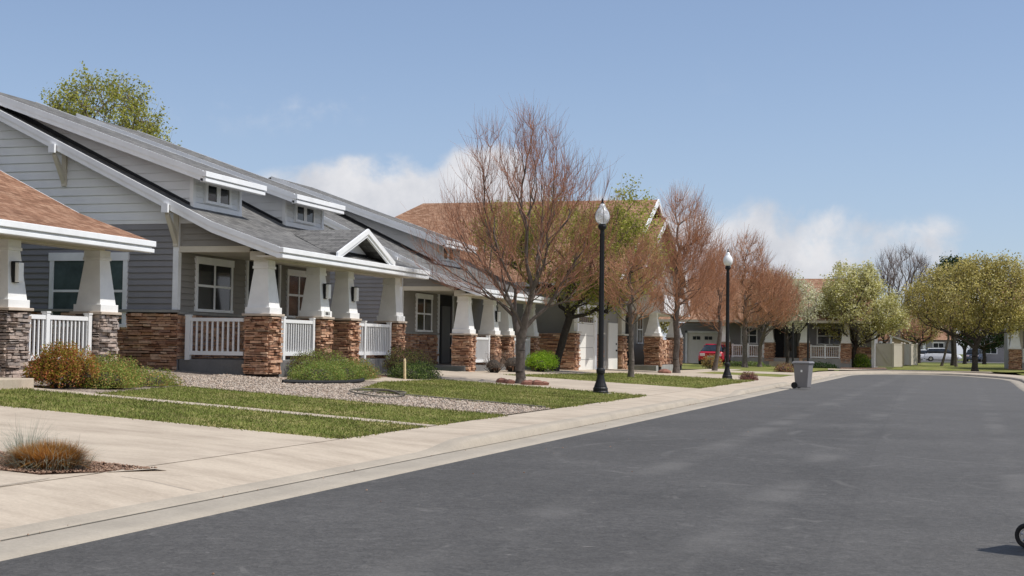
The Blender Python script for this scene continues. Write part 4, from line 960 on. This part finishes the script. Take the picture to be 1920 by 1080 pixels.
# ------------------------------------------------------------ trees
def grow(base, h0, tips, r_tip, bend=.5, alpha=.35, lean=(0, 0), step=.35, trunk_n=6, seed=1, expo=.45, leader=None):
    """join scattered tips to a trunk; returns segments (p,q,rp,rq) and tip nodes"""
    rg = np.random.RandomState(seed)
    base = np.array(base, float); N = [base]; Pa = [-1]; PL = [0.0]
    for i in range(1, trunk_n+1):
        t = i/trunk_n; N.append(base+np.array([lean[0]*t+rg.normal(0, .012), lean[1]*t+rg.normal(0, .012), h0*t])); Pa.append(i-1); PL.append(0.0)
    top = len(N)-1
    if leader:
        n = int((leader-h0)/step)
        for i in range(1, n+1):
            N.append(N[top]+np.array([rg.normal(0, .03*i**.5), rg.normal(0, .03*i**.5), (leader-h0)*i/n])); Pa.append(len(N)-2); PL.append(PL[-1]+step*.5)
    tips = sorted(tips, key=lambda p: np.linalg.norm(np.array(p)-N[top]))
    ends = []; start = top-1 if trunk_n > 3 else top
    for tp in tips:
        tp = np.array(tp); A = np.array(N[start:]); dd = tp-A; L = np.linalg.norm(dd, axis=1)+1e-6
        cost = L+alpha*np.array(PL[start:])+.9*L*np.maximum(0, .25-dd[:, 2]/L)
        j = int(np.argmin(cost))+start; p0 = N[j]; D = tp-p0; Ld = np.linalg.norm(D)
        k = max(1, int(Ld/step))
        pd = N[j]-N[Pa[j]] if Pa[j] >= 0 else np.array([0, 0, 1.0]); pd = pd/(np.linalg.norm(pd)+1e-9)
        bb = bend*min(1.0, Ld/1.8)
        ctrl = p0+np.array([D[0]*(.5+bb*.3), D[1]*(.5+bb*.3), D[2]*(.5-bb*.3)])
        if Ld < 1.8: ctrl = p0+(D*.5)*.7+pd*Ld*.15
        prev = j
        for i in range(1, k+1):
            t = i/k; q = p0*(1-t)**2+ctrl*2*t*(1-t)+tp*t*t+(rg.normal(0, .012, 3) if i < k else 0)
            N.append(q); Pa.append(prev); PL.append(PL[prev]+Ld/k); prev = len(N)-1
        ends.append(prev)
    cnt = np.zeros(len(N))
    for e in ends: cnt[e] += 1
    for i in range(len(N)-1, 0, -1): cnt[Pa[i]] += max(cnt[i], 0)
    rad = r_tip*np.maximum(cnt, .6)**expo
    return np.array(N), np.array(Pa), rad, cnt, ends
def tubes_np(P, Q, rp, rq, k):
    """many tapered k-sided tubes at once"""
    P = np.asarray(P); Q = np.asarray(Q); rp = np.asarray(rp)[:, None]; rq = np.asarray(rq)[:, None]
    T = Q-P; T = T/(np.linalg.norm(T, axis=1, keepdims=True)+1e-9)
    ref = np.where(np.abs(T[:, 2:3]) < .9, np.array([[0, 0, 1.0]]), np.array([[1.0, 0, 0]]))
    A = np.cross(T, ref); A /= np.linalg.norm(A, axis=1, keepdims=True)+1e-9; B = np.cross(T, A)
    V = []
    for C, r in ((P, rp), (Q, rq)):
        for i in range(k):
            a = 2*math.pi*i/k; V.append(C+(A*math.cos(a)+B*math.sin(a))*r)
    V = np.stack(V, 1); n = len(P)
    F = np.array([(i, (i+1) % k, k+(i+1) % k, k+i) for i in range(k)])
    return V.reshape(-1, 3), (F[None]+np.arange(n)[:, None, None]*2*k).reshape(-1, 4)
def env_tips(n, blobs, seed, zmin=None, shell=.55):
    """random points in a union of ellipsoids (cx,cy,cz,rx,ry,rz,weight), denser towards the skin"""
    rg = np.random.RandomState(seed); wts = np.array([b[6] for b in blobs]); wts = wts/wts.sum(); out = []
    while len(out) < n:
        b = blobs[rg.choice(len(blobs), p=wts)]; v = rg.normal(size=3); v /= np.linalg.norm(v)
        r = rg.uniform(0, 1)**(1/3.)*(1-shell)+shell*rg.uniform(.72, 1)
        p = np.array(b[:3])+v*r*np.array(b[3:6])
        if zmin is None or p[2] > zmin: out.append(p)
    return out
def tree(name, label, cat, base, h0, blobs, n, r_tip, bark, twig, seed, twigs=(2, .3, .6, .6), twr=.0045, leaf=None, nleaf=0, lsize=.07, bend=.5, lean=(0, 0), zmin=None, group=None, alpha=.35, leader=None, shell=.5, expo=.45, flare=1.5, spread=.16):
    root = empty(name, base, label, cat, group); b0 = np.array(base)
    tips = [t-b0 for t in env_tips(n, blobs, seed, zmin, shell)]
    N, Pa, rad, cnt, ends = grow((0, 0, -.05), h0, tips, r_tip, bend, alpha, lean, seed=seed, leader=leader, expo=expo)
    rad[0] *= flare; rad[1] *= 1+(flare-1)*.25
    idx = np.arange(1, len(N)); thick = rad[idx] > r_tip*3.2
    a = idx[thick]; V, F = tubes_np(N[Pa[a]], N[a], np.minimum(rad[Pa[a]], rad[a]*1.5), rad[a], 8)
    me = mesh_np('trunk', V, F); me.polygons.foreach_set('use_smooth', [True]*len(me.polygons)); link('trunk', me, M[bark], root)
    a = idx[~thick]
    P = [N[Pa[a]]]; Q = [N[a]]; r1 = [np.minimum(rad[Pa[a]], rad[a]*1.4)]; r2 = [rad[a]]
    rg = np.random.RandomState(seed+50)
    nt, l0, l1, upb = twigs
    cand = np.array([i for i in idx if cnt[i] <= 12])
    tipsP = []
    for _ in range(nt):
        p = N[cand]+(N[Pa[cand]]-N[cand])*rg.uniform(0, 1, (len(cand), 1)); dr = N[cand]-N[Pa[cand]]; dr /= np.linalg.norm(dr, axis=1, keepdims=True)+1e-9
        dv = dr*.7+rg.normal(0, .5, (len(cand), 3))+np.array([0, 0, upb]); dv /= np.linalg.norm(dv, axis=1, keepdims=True)
        L = rg.uniform(l0, l1, (len(cand), 1)); m_ = p+dv*L*.5; d2 = dv+np.array([0, 0, upb*.5])+rg.normal(0, .12, dv.shape); d2 /= np.linalg.norm(d2, axis=1, keepdims=True); e = m_+d2*L*.5
        P += [p, m_]; Q += [m_, e]; k_ = np.full(len(cand), twr); r1 += [k_, k_*.8]; r2 += [k_*.8, k_*.4]; tipsP.append(e)
    V, F = tubes_np(np.concatenate(P), np.concatenate(Q), np.concatenate(r1), np.concatenate(r2), 3)
    cr = link('branches' if leaf else 'crown', mesh_np('crown', V, F), M[twig], root)
    if leaf:
        src = np.concatenate(tipsP+[N[cand]]); c = src[rg.randint(0, len(src), nleaf)]+rg.normal(0, spread, (nleaf, 3))
        leaves('crown', c, lsize, M[leaf], root, rg, .9)
    return root
def leaves(name, c, size, m, parent, rg, up=0.3, loc=(0, 0, 0), asp=.6):
    n = len(c); nr = rg.normal(size=(n, 3))+np.array([0, 0, up]); nr /= np.linalg.norm(nr, axis=1, keepdims=True)
    t = np.cross(nr, rg.normal(size=(n, 3))); t /= np.linalg.norm(t, axis=1, keepdims=True); b = np.cross(nr, t)
    s = size*rg.uniform(.55, 1.3, (n, 1)); t *= s; b *= s*asp
    V = np.stack([c-t*.5, c+b*.5, c+t*.5, c-b*.5], 1).reshape(-1, 3)
    return link(name, mesh_np(name, V, np.arange(n*4).reshape(-1, 4)), m, parent, loc)

BG = 'bare reddish street trees along the left side'
# big bare tree in front of the second driveway
tree('bare_tree', 'largest bare tree, grey trunk forking low, stones round its foot', 'tree', (-10.34, 36.28, .36), 1.15,
     [(-10.3, 36.3, 4.5, 2.2, 2.2, 2.2, 3), (-9.95, 36.3, 6.1, .95, 1.1, 1.6, 1.4), (-10.2, 36.3, 7.1, .55, .6, .8, .18), (-11.2, 36.2, 6.6, .5, .5, 1.0, .2), (-12.0, 36.3, 4.1, 1.45, 1.6, 1.4, 1.1), (-8.9, 36.4, 4.6, 1.35, 1.6, 2.1, 1.3), (-11.5, 36.1, 5.7, .5, .5, 1.7, .32), (-12.3, 36.1, 4.9, .3, .5, 1.3, .15), (-10.3, 36.3, 7.0, .35, .4, .65, .15), (-8.3, 36.4, 4.3, .55, .8, .9, .2)],
     1350, .0036, 'bark', 'twig', 3, (4, .35, .9, .9), .0033, bend=.9, zmin=2.3, group=BG, alpha=.75, shell=.2, expo=.50, flare=1.35)
tree('bare_tree', 'slim bare tree with one straight trunk between the first lamp and the garage house', 'tree', (-9.85, 49.04, .31), 1.9,
     [(-9.8, 49, 3.7, 1.4, 1.4, 1.35, 2), (-9.4, 49, 4.5, .8, .9, .85, 1)], 520, .0042, 'bark', 'twigo', 5, (4, .3, .7, .8), .0045, bend=.8, zmin=2.2, group=BG, leader=3.8, shell=.25, alpha=.6, expo=.5)
tree('bare_tree', 'tall pointed bare tree in front of the brick porch right of the brown gable', 'tree', (-10.06, 60.09, .29), 1.95,
     [(-9.8, 60, 4.4, 1.9, 1.8, 1.9, 2.4), (-9.8, 60, 6.3, 1.25, 1.3, 1.9, 1.6), (-8.9, 60, 5.0, 1.1, 1.2, 1.8, 1)], 1000, .0042, 'bark', 'twigo', 8, (4, .45, 1.1, 1.1), .0056, bend=.8, zmin=2.6, group=BG, leader=7.9, shell=.25, alpha=.7, expo=.5)
tree('bare_tree', 'small bare tree whose leaning trunk stands in front of the red car', 'tree', (-10.0, 71.5, .26), 1.6,
     [(-10.0, 71.5, 4.2, 1.4, 1.4, 1.9, 2), (-9.8, 71.5, 5.4, .8, .8, 1.2, .8)], 620, .0045, 'bark', 'twigo', 12, (4, .4, 1.0, .9), .006, bend=.8, zmin=2.4, group=BG, lean=(.25, 0), leader=5, shell=.25, alpha=.6, expo=.5)
tree('bare_tree', 'wide bare tree with orange twigs right behind the second lamp', 'tree', (-10.4, 88, .23), 1.7,
     [(-9.9, 88, 4.6, 2.4, 2.2, 2.1, 3), (-10.2, 88, 6.7, 1.3, 1.3, 1.9, 1.3), (-8.6, 88, 4.6, 1.5, 1.5, 1.7, 1)], 1100, .0048, 'bark', 'twigo', 15, (4, .5, 1.1, .9), .0075, bend=.8, zmin=2.4, group=BG, leader=8.2, shell=.25, alpha=.6, expo=.5)
tree('bare_tree', 'bare tree with a double trunk just left of the white blossoming tree', 'tree', (-9.9, 92, .22), 1.4,
     [(-9.2, 92, 4.6, 2.0, 1.8, 2.0, 2)], 650, .005, 'bark', 'twigo', 18, (4, .5, 1.0, .8), .0075, bend=.8, zmin=2.4, group=BG, shell=.25, alpha=.6, expo=.5)
tree('grey_bare_tree', 'tall leafless grey tree standing behind the fence against the sky', 'tree', (-1.6, 125, .15), 4.2,
     [(-1.2, 125, 7.7, 2.3, 2, 2.9, 2), (-2.6, 125, 8.0, 1.0, 1, 1.8, .6), (.2, 125, 8.0, 1.0, 1, 1.7, .6)], 520, .009, 'bark', 'twigg', 22, (4, .5, 1.1, .8), .008, bend=.5, zmin=5, shell=.2, alpha=.6, expo=.5)
for i, (x, y, lb) in enumerate([(.2, 150, 'small maroon bare tree far off left of the white car'), (4.9, 156, 'small maroon bare tree far off right of the white car'), (-3.6, 146, 'low maroon bare tree far off behind the shed'), (10.0, 150, 'small reddish bare tree behind the right edge house')]):
    tree('ornamental_tree', lb, 'tree', (x, y, .15), 1.5, [(x, y, 4.0, 2.4, 2.0, 2.0, 1)], 320, .013, 'barkd', 'twig', 40+i, (2, .4, 1.0, .4), .014, bend=.6, zmin=2, group='small reddish trees far beyond the road end')
tree('bare_tree', 'dull brown budding tree at the right edge above the corner house', 'tree', (8.2, 103, .2), 1.8, [(8.0, 103, 4.9, 2.3, 2, 2.1, 1)], 500, .009, 'bark', 'twigo', 31, (2, .4, .9, .5), .011, bend=.6, zmin=2.6)
# leafy trees
tree('leafing_tree', 'yellow green leafing tree with dark leaning trunk behind the big bare tree', 'tree', (-13.35, 51.5, .46), 2.1,
     [(-11.2, 51.5, 4.7, 1.9, 1.6, 1.9, 3), (-13.2, 51.5, 5.2, 2.4, 1.6, 1.8, 3), (-10.3, 51.5, 5.8, 1.0, 1.2, 1.7, .9), (-15.3, 51.5, 5.6, 1.4, 1.2, 1.2, 1.4), (-12.1, 51.5, 3.4, 1.5, 1.0, 1.0, 1.3)], 750, .0075, 'barkd', 'twigg', 61, (2, .25, .6, .3), .007,
     leaf='lyg', nleaf=34000, lsize=.10, bend=.4, lean=(.6, 0), zmin=2.6, spread=.15)
tree('leafing_tree', 'yellow green treetop showing above the grey roof at upper left', 'tree', (-32.5, 50, .6), 5.0,
     [(-32.4, 50, 10.3, 2.3, 2.3, 2.0, 3), (-33.9, 50, 9.8, 1.2, 1.4, 1.3, 1), (-30.7, 50, 9.2, 1.3, 1.4, 1.1, 1)], 480, .0105, 'barkd', 'twigg', 64, (2, .3, .8, .6), .008, leaf='lyg', nleaf=15000, lsize=.12, bend=.5, zmin=6.5, spread=.13)
tree('blossom_tree', 'rounded pale green blossoming tree left of the beige fence', 'tree', (-4.25, 100.5, .18), 1.35,
     [(-4.0, 101, 4.1, 3.0, 2.7, 2.5, 3), (-4.6, 100.6, 5.7, 1.9, 1.8, 1.7, 1.4), (-2.0, 100.7, 3.7, 1.4, 1.5, 1.3, .8), (-6.0, 100.7, 4.0, 1.2, 1.4, 1.2, .7), (-3.4, 100.8, 6.2, 1.0, 1.0, 1.1, .4)], 560, .0085, 'barkd', 'twigg', 71, (2, .3, .6, .3), .009, leaf='lpear', nleaf=32000, lsize=.15, bend=.4, zmin=1.7, spread=.17)
tree('blossom_tree', 'white flowering tree half hidden behind the orange twigged tree', 'tree', (-8.6, 97.5, .2), 1.5,
     [(-8.3, 97, 4.4, 2.1, 1.9, 2.0, 2), (-9.9, 97, 4.9, 1.7, 1.5, 1.9, 1.2)], 380, .0085, 'barkd', 'twigg', 75, (2, .3, .6, .3), .009, leaf='lwhite', nleaf=11000, lsize=.13, bend=.4, zmin=2.4, spread=.16)
tree('olive_leaf_tree', 'broad olive green tree with forked dark trunk at the road end', 'tree', (3.52, 92.53, .18), 1.5,
     [(2.7, 92.6, 4.6, 3.5, 3.0, 2.4, 4), (5.2, 92.8, 4.6, 2.3, 2.4, 2.3, 2), (3.4, 92.6, 6.1, 1.5, 1.6, 1.35, .9), (5.4, 92.6, 6.2, 1.3, 1.4, 1.4, .8), (.6, 92.6, 4.3, 1.5, 1.6, 1.3, .8), (4.4, 92.3, 3.4, 2.6, 1.8, .9, .9)], 900, .0085, 'barkd', 'twigg', 81, (2, .3, .6, .3), .009, leaf='lolive', nleaf=38000, lsize=.14, bend=.4, zmin=2.3, spread=.18)
tree('evergreen_tree', 'dark evergreen treetop rising just over the broad olive tree', 'tree', (3.1, 130, .2), 3, [(3.1, 130, 7.6, 2.0, 1.8, 2.2, 1)], 300, .014, 'barkd', 'twigg', 85, (2, .3, .6, .3), .012, leaf='ldark', nleaf=8000, lsize=.22, zmin=4, spread=.2)
for i, (x, y, z, rx, rz_, lf, lb) in enumerate([(-6.5, 128, 4.2, 3.4, 2.2, 'lolive', 'olive green backyard tree behind the round blossoming tree'), (10.5, 122, 4.6, 3.2, 2.6, 'lolive', 'yellow olive tree behind the corner house roof'),
      (-24, 125, 4.6, 3.5, 2.3, 'lolive', 'olive tree behind the far garage roof'), (6.6, 150, 3.6, 3.0, 2.2, 'ldark', 'dark green tree in the far yard behind the olive tree trunk'), (-.4, 160, 4.2, 3.0, 2.4, 'lolive', 'dull green tree between shed and far cars')]):
    tree('backyard_tree', lb, 'tree', (x, y, .15), 1.6, [(x, y, z, rx, 2.4, rz_, 1)], 260, .014, 'barkd', 'twigg', 90+i, (2, .3, .6, .3), .012, leaf=lf, nleaf=8500, lsize=.21, zmin=1.8, spread=.22)
# slender trunks on the far lawn
for i, (x, y, ln, lb) in enumerate([(2.0, 124, (.6, 0), 'thin leaning trunk on the far lawn, leftmost under the olive tree'), (3.1, 119.8, (-.1, 0), 'pale thicker trunk on the far lawn in front of the white car'), (4.9, 126, (.05, 0), 'slim dark trunk on the far lawn, just left of the olive trunk')]):
    tree('young_tree', lb, 'tree', (x, y, .16), 2.4, [(x, y, 4.6, 1.8, 1.6, 1.4, 1)], 160, .010, 'bark', 'twig', 110+i, (2, .4, .8, .3), .012, leaf='lolive', nleaf=2600, lsize=.17, lean=ln, zmin=3)

# ------------------------------------------------------------ shrubs
def shrub(name, label, loc, blobs, n, lsize, m, seed, stem='ltan', asp=.6, m2=None, f2=.4, up=.5, shell=.9, group=None):
    root = empty(name, loc, label, 'shrub', group); rg = np.random.RandomState(seed)
    def pts(k):
        w_ = np.array([b[6] for b in blobs]); w_ = w_/w_.sum(); ch = rg.choice(len(blobs), k, p=w_); B = np.array([b[:6] for b in blobs])[ch]
        v = rg.normal(size=(k, 3)); v[:, 2] = np.abs(v[:, 2])*1.05-.5; v /= np.linalg.norm(v, axis=1, keepdims=True)
        r = rg.uniform(shell-.35, 1.02, (k, 1))*(1+.13*np.sin(v[:, :1]*9+B[:, :1]*7)*np.cos(v[:, 1:2]*8+2))
        p = B[:, :3]+v*r*B[:, 3:6]; p[:, 2] = np.maximum(p[:, 2], .02); return p
    leaves('foliage', pts(int(n*(1-f2) if m2 else n)), lsize, M[m], root, rg, up, asp=asp)
    if m2: leaves('tinted_foliage', pts(int(n*f2)), lsize, M[m2], root, rg, up, asp=asp)
    k = 90; e = pts(k)*np.array([1, 1, .92]); s0 = e*np.array([.25, .25, 0])
    for b in blobs[:1]: s0[:, :2] += np.array(b[:2])*.7
    V, F = tubes_np(s0, e, np.full(k, .007), np.full(k, .003), 3); link('stems', mesh_np('stems', V, F), M['barkd'], root)
    # inner dense mass so that the bed does not show through
    s = MB()
    for b in blobs:
        pr = [(b[3]*.6*math.cos(a), b[5]*.6*math.sin(a)) for a in (0, .35, .7, 1.05, 1.35, 1.55)]
        n0 = len(s.v); s.lathe([(q, max(z, 0)) for q, z in pr], n=14)
        for i in range(n0, len(s.v)): x, y, z = s.v[i]; s.v[i] = (b[0]+x, b[1]+y*b[4]/b[3], max(0, z+b[2]*.6))
    s.build('inner_twigs', M['barkd'], root)
    return root
shrub('rusty_shrub', 'rounded rust red and yellow green bush in front of the left porch railing', (-13.95, 20.45, .58), [(0, 0, .32, .42, .42, .48, 3), (-.18, -.22, .22, .3, .3, .36, 1), (.15, .35, .3, .34, .34, .42, 1)], 15000, .036, 'lred', 201, m2='lyel', f2=.3)
shrub('spreading_shrub', 'low spreading green bush with orange dry tips beside the rusty bush', (-13.75, 21.95, .56), [(.1, -.55, .1, .55, .6, .36, 2), (-.2, .0, .15, .65, .7, .44, 3), (-.1, 1.05, .05, .65, .8, .3, 1.6)], 26000, .033, 'lmix', 203, m2='lor', f2=.28)
shrub('flowering_groundcover', 'long low green bush with white flecks behind the black edging', (-13.35, 29.8, .54), [(.45, -1.1, .08, .6, .9, .40, 2), (.3, .4, .1, .65, .9, .40, 2)], 20000, .034, 'lgreen', 205, m2='lmix', f2=.5)
shrub('spreading_shrub', 'low green and rust tipped bush at the right end of the black edging', (-13.25, 31.6, .54), [(0, 0, .1, .6, .75, .42, 2)], 8000, .036, 'lor', 207, m2='lgreen', f2=.6)
shrub('clipped_shrub', 'sparse olive mound of twigs beside the first house number column', (-13.65, 30.4, .56), [(0, -.5, .32, .5, .55, .34, 2), (-.05, .55, .34, .5, .6, .38, 2)], 9000, .034, 'lmix', 209, m2='lpurple', f2=.45)
shrub('clipped_shrub', 'dark purplish twiggy mound behind the wooden stake', (-13.3, 35.3, .52), [(0, -.3, .35, .5, .55, .5, 2), (.0, 1.0, .3, .45, .6, .45, 1.4)], 10000, .034, 'lpurple', 211, m2='lmix', f2=.3)
shrub('juniper_shrub', 'dark green creeping juniper between the stake and the second driveway', (-12.75, 34.15, .47), [(0, -.15, .12, .55, .6, .36, 2), (.05, .75, .12, .5, .7, .36, 2)], 11000, .034, 'ldark', 213, m2='lgreen', f2=.4)
shrub('dry_shrub', 'pale leafless twiggy shrub left of the big bare trunk', (-13.4, 44.4, .46), [(0, -.6, .35, .4, .5, .45, 2)], 1900, .05, 'ltan', 215, asp=.14, up=1.5, group='pale leafless shrubs by the second porch')
shrub('dry_shrub', 'second pale leafless shrub, directly behind the big bare trunk', (-13.4, 46.0, .46), [(0, 0, .4, .45, .6, .5, 2)], 2000, .05, 'ltan', 216, asp=.14, up=1.5, group='pale leafless shrubs by the second porch')
shrub('bright_shrub', 'bright lime green rounded bush right of the big bare trunk', (-13.2, 49.0, .43), [(0, -.3, .35, .55, .6, .42, 2), (0, .6, .38, .5, .6, .45, 2)], 9000, .045, 'lbright', 217)
shrub('maroon_shrub', 'small maroon mound beside the foot of the second street lamp', (-6.35, 54.9, .17), [(0, 0, .08, .38, .38, .28, 1)], 1500, .05, 'lmaroon', 219)
shrub('maroon_shrub', 'low reddish mound in the lawn behind the trash bin', (-6.8, 75.4, .18), [(0, 0, .1, .6, .6, .42, 1)], 1500, .07, 'lmaroon', 221, m2='lor', f2=.4)
shrub('orange_shrub', 'orange twiggy bush standing below the red car', (-11.2, 79.0, .24), [(0, 0, .3, .62, .6, .55, 1)], 1500, .07, 'lor', 223)
shrub('box_hedge', 'bright green squarish hedge between blossoming tree and fence', (-3.72, 100.4, .17), [(0, 0, .45, .6, .5, .62, 1), (.0, 0, .2, .65, .5, .5, 1)], 3200, .09, 'lbright', 225, m2='lgreen', f2=.5)
for i, (x, y, rr, lb) in enumerate([(-11.0, 93.5, 1.6, 'low green planting under the bare trees by the far porch'), (-6.6, 95.3, 1.5, 'shaded dark green planting in front of the far right porch railing')]):
    shrub('ground_shrub', lb, (x, y, .2), [(0, 0, .05, rr, .8, .35, 1)], 2600, .1, 'lgreen' if i == 0 else 'ldark', 230+i)

# ornamental grass clumps at the kerb side
def tuft(label, loc, m, n, h, r0, lean_, seed, wd=.004, name='ornamental_grass', part='blades', root=None):
    root = root or empty(name, loc, label, 'grass clump'); rg = np.random.RandomState(seed)
    a = rg.uniform(0, 6.283, n); rr = r0*np.sqrt(rg.uniform(0, 1, n)); p = np.stack([np.cos(a)*rr, np.sin(a)*rr, np.zeros(n)], 1)
    a2 = a+rg.normal(0, .5, n); le = np.abs(rg.normal(lean_, .3, n))*(.35+rr/r0); H = h*rg.uniform(.45, 1.05, n)
    d = np.stack([np.cos(a2)*le, np.sin(a2)*le, np.ones(n)], 1); d /= np.linalg.norm(d, axis=1, keepdims=True)
    q = p+d*H[:, None]*.55; e = q+(d+np.stack([np.cos(a2)*le*.9, np.sin(a2)*le*.9, -le*.5], 1))*H[:, None]*.45
    sd_ = np.stack([-np.sin(a2), np.cos(a2), np.zeros(n)], 1)*wd
    V = np.stack([p-sd_, p+sd_, q+sd_*.8, q-sd_*.8, e+sd_*.15, e-sd_*.15], 1).reshape(-1, 3)
    F = (np.array([(0, 1, 2, 3), (3, 2, 4, 5)])[None]+np.arange(n)[:, None, None]*6).reshape(-1, 4)
    link(part, mesh_np(part, V, F), m, root); return root
t = tuft('rust brown grass mound ringed by pale blue grass at the driveway strip', (-7.80, 11.3, .20), M['lrust'], 8000, .27, .23, .62, 301, .0028)
tuft(None, None, M['lblue'], 520, .34, .36, .8, 302, .002, part='blue_blades', root=t)
s = MB(); s.lathe([(.22, 0), (.21, .07), (.17, .13), (.09, .17), (.01, .18)], n=14); s.build('thatch', M['lrust'], t)
tuft('airy blue grey grass clump left of the rust brown mound', (-8.25, 11.6, .22), M['lblue'], 330, .5, .13, .7, 303, .0019)

# ------------------------------------------------------------ small yard things
s = MB(); pts = []
for i in range(15):
    u = i/14; y = 27.0+4.0*u; x = -12.95+.62*math.sin(u*math.pi)**.7+.1*u; pts.append((x, y, float(zG(x, y))+.05))
s.tube(pts, .045, 8); tag(s.build('garden_edging', M['rubber']), 'black tube edging curving round the low green bush bed', 'edging')
s = MB(); pts = [(x, 26.42+.02*math.sin(x*3), float(zG(x, 26.42))+.03) for x in np.linspace(-11.1, -7.0, 24)]
s.tube(pts, .02, 6); tag(s.build('lawn_edging', M['joint']), 'thin dark edging between the gravel bed and the lawn', 'edging')
s = MB(); pts = []
for i in range(80):
    a = i*.21; rr = .44+.05*math.sin(i*.31); x_ = -10.25+rr*math.cos(a)*1.0+.04*math.sin(i*.5); pts.append((x_, 25.7+rr*math.sin(a)*1.5, float(zG(x_, 26.1))+.05+.045*math.sin(i*.17+1)+i*.0004))
s.tube(pts, .015, 6); tag(s.build('hose_coil', M['joint']), 'dark coil of soaker hose lying on the gravel bed', 'hose')
s = MB((-12.55, 33.4, .45)); s.box(-12.6, -12.565, 33.33, 33.42, .45, .98); s.prism([(-12.6, 33.33, .98), (-12.6, 33.42, .98), (-12.6, 33.40, 1.03), (-12.6, 33.35, 1.03)], (.035, 0, 0))
so_ = s.build('wooden_stake', M['wood'], None, loc=(-12.55, 33.4, .45)); so_.rotation_euler = (R(3), 0, 0); tag(so_, 'pale upright wooden stake in front of the purplish twiggy mound', 'stake')
for i, (dx, dy, r_) in enumerate([(-.42, -.35, .17), (-.15, -.5, .15), (.3, -.45, .16), (.5, -.1, .18), (.62, .2, .14), (.15, .45, .14)]):
    s = MB(); x, y = -10.34+dx, 36.28+dy; pr = [(.6, -.3), (1, .1), (.9, .5), (.5, .75), (.1, .8)]
    s.lathe([(q*r_, z*r_) for q, z in pr], n=7)
    s.v = [(a*(1+.25*math.sin(k*2.3)), b*(1+.3*math.cos(k*1.7)), c*(1+.1*math.sin(k))) for k, (a, b, c) in enumerate(s.v)]
    ob = s.build('garden_rock', M['rock'], None, loc=(x, y, float(zG(x, y)))); tag(ob, ['leftmost reddish rock at the foot of the big bare tree', 'reddish rock against the left front of the big bare trunk', 'reddish rock against the right front of the big bare trunk', 'reddish rock a little right of the big bare trunk', 'rightmost reddish rock at the foot of the big bare tree', 'reddish rock hidden behind the foot of the big bare trunk'][i], 'rock', 'reddish rocks round the big bare tree')
for (x, y, r_, lb) in ((-10.35, 58.8, .3, 'dark low rock beside the tall pointed bare tree'),):
    s = MB(); s.lathe([(r_*.9, -.05), (r_, .08), (r_*.6, .16), (.02, .2)], n=8); tag(s.build('garden_rock', M['rock'], None, loc=(x, y, float(zG(x, y)))), lb, 'rock')

# lawn-and-kerb litter: a few pebbles on the street
base = MB()
for i in range(150):
    y = rnd.uniform(7, 40); x = kx(y)-rnd.choice([rnd.gauss(.46, .05), rnd.gauss(.46, .04), rnd.uniform(-2.5, .1)]); r_ = rnd.uniform(.003, .009)
    z = .03 if x < kx(y)-.05 else .003
    base.frust(x-r_, x+r_, y-r_, y+r_, z, x-r_*.5, x+r_*.5, y-r_*.5, y+r_*.5, z+r_*1.2)
tag(base.build('road_grit', M['rpebble']), 'scattered grit and small stones along the gutter', 'grit', kind='stuff')

# ------------------------------------------------------------ stroller at the right edge
st = empty('stroller', (.745, 10.6, 0), 'black pushchair cut off by the right edge, only a small front wheel showing', 'stroller', rz=R(-32))
def wheel(x, y, r_, par):
    s = MB()
    ring = [(x+(r_-.018)*math.cos(a), y, r_+(r_-.018)*math.sin(a)) for a in np.linspace(0, 2*math.pi, 25)]; s.tube(ring, .018, 8, False); wv = s.build('wheel', M['rubber'], par, smooth=True)
    s = MB(); ring = [(x+(r_-.04)*math.cos(a), y, r_+(r_-.04)*math.sin(a)) for a in np.linspace(0, 2*math.pi, 25)]; s.tube(ring, .007, 6, False)
    s.tube([(x, y-.02, r_), (x, y+.02, r_)], .022, 10)
    for i in range(5): a = i*2*math.pi/5+.3; s.tube([(x, y, r_), (x+(r_-.04)*math.cos(a), y, r_+(r_-.04)*math.sin(a))], .006, 4)
    s.build('rim', M['chrome'], wv)
for y in (.02, .50): wheel(0, y, .091, st)
for y in (-.04, .54): wheel(.62, y, .12, st)
s = MB()
for y in (.02, .50):
    s.tube([(0, y, .10), (.05, y, .30), (.35, y, .42), (.95, y, .98)], .013, 8); s.tube([(.62, y, .12), (.20, y, .62), (.12, y, .72)], .013, 8)
s.tube([(.95, .02, .98), (1.02, .02, 1.02), (1.02, .50, 1.02), (.95, .50, .98)], .015, 8); s.tube([(.0, .02, .12), (.0, .50, .12)], .01, 6); s.build('frame', M['black'], st)
s = MB(); s.prism([(.16, .05, .42), (.50, .05, .40), (.74, .05, .86), (.68, .05, .90), (.46, .05, .47), (.16, .05, .47)], (0, .42, 0)); s.build('seat', M['fabric'], st, bevel=.01)
s = MB(); s.prism([(.72, .04, .84), (.74, .04, 1.02), (.60, .04, 1.14), (.40, .04, 1.12), (.30, .04, 1.0), (.5, .04, .98)], (0, .44, 0)); s.build('canopy', M['fabric'], st, bevel=.02)
s = MB(); s.box(.18, .55, .06, .46, .16, .28); s.build('basket', M['fabric'], st)
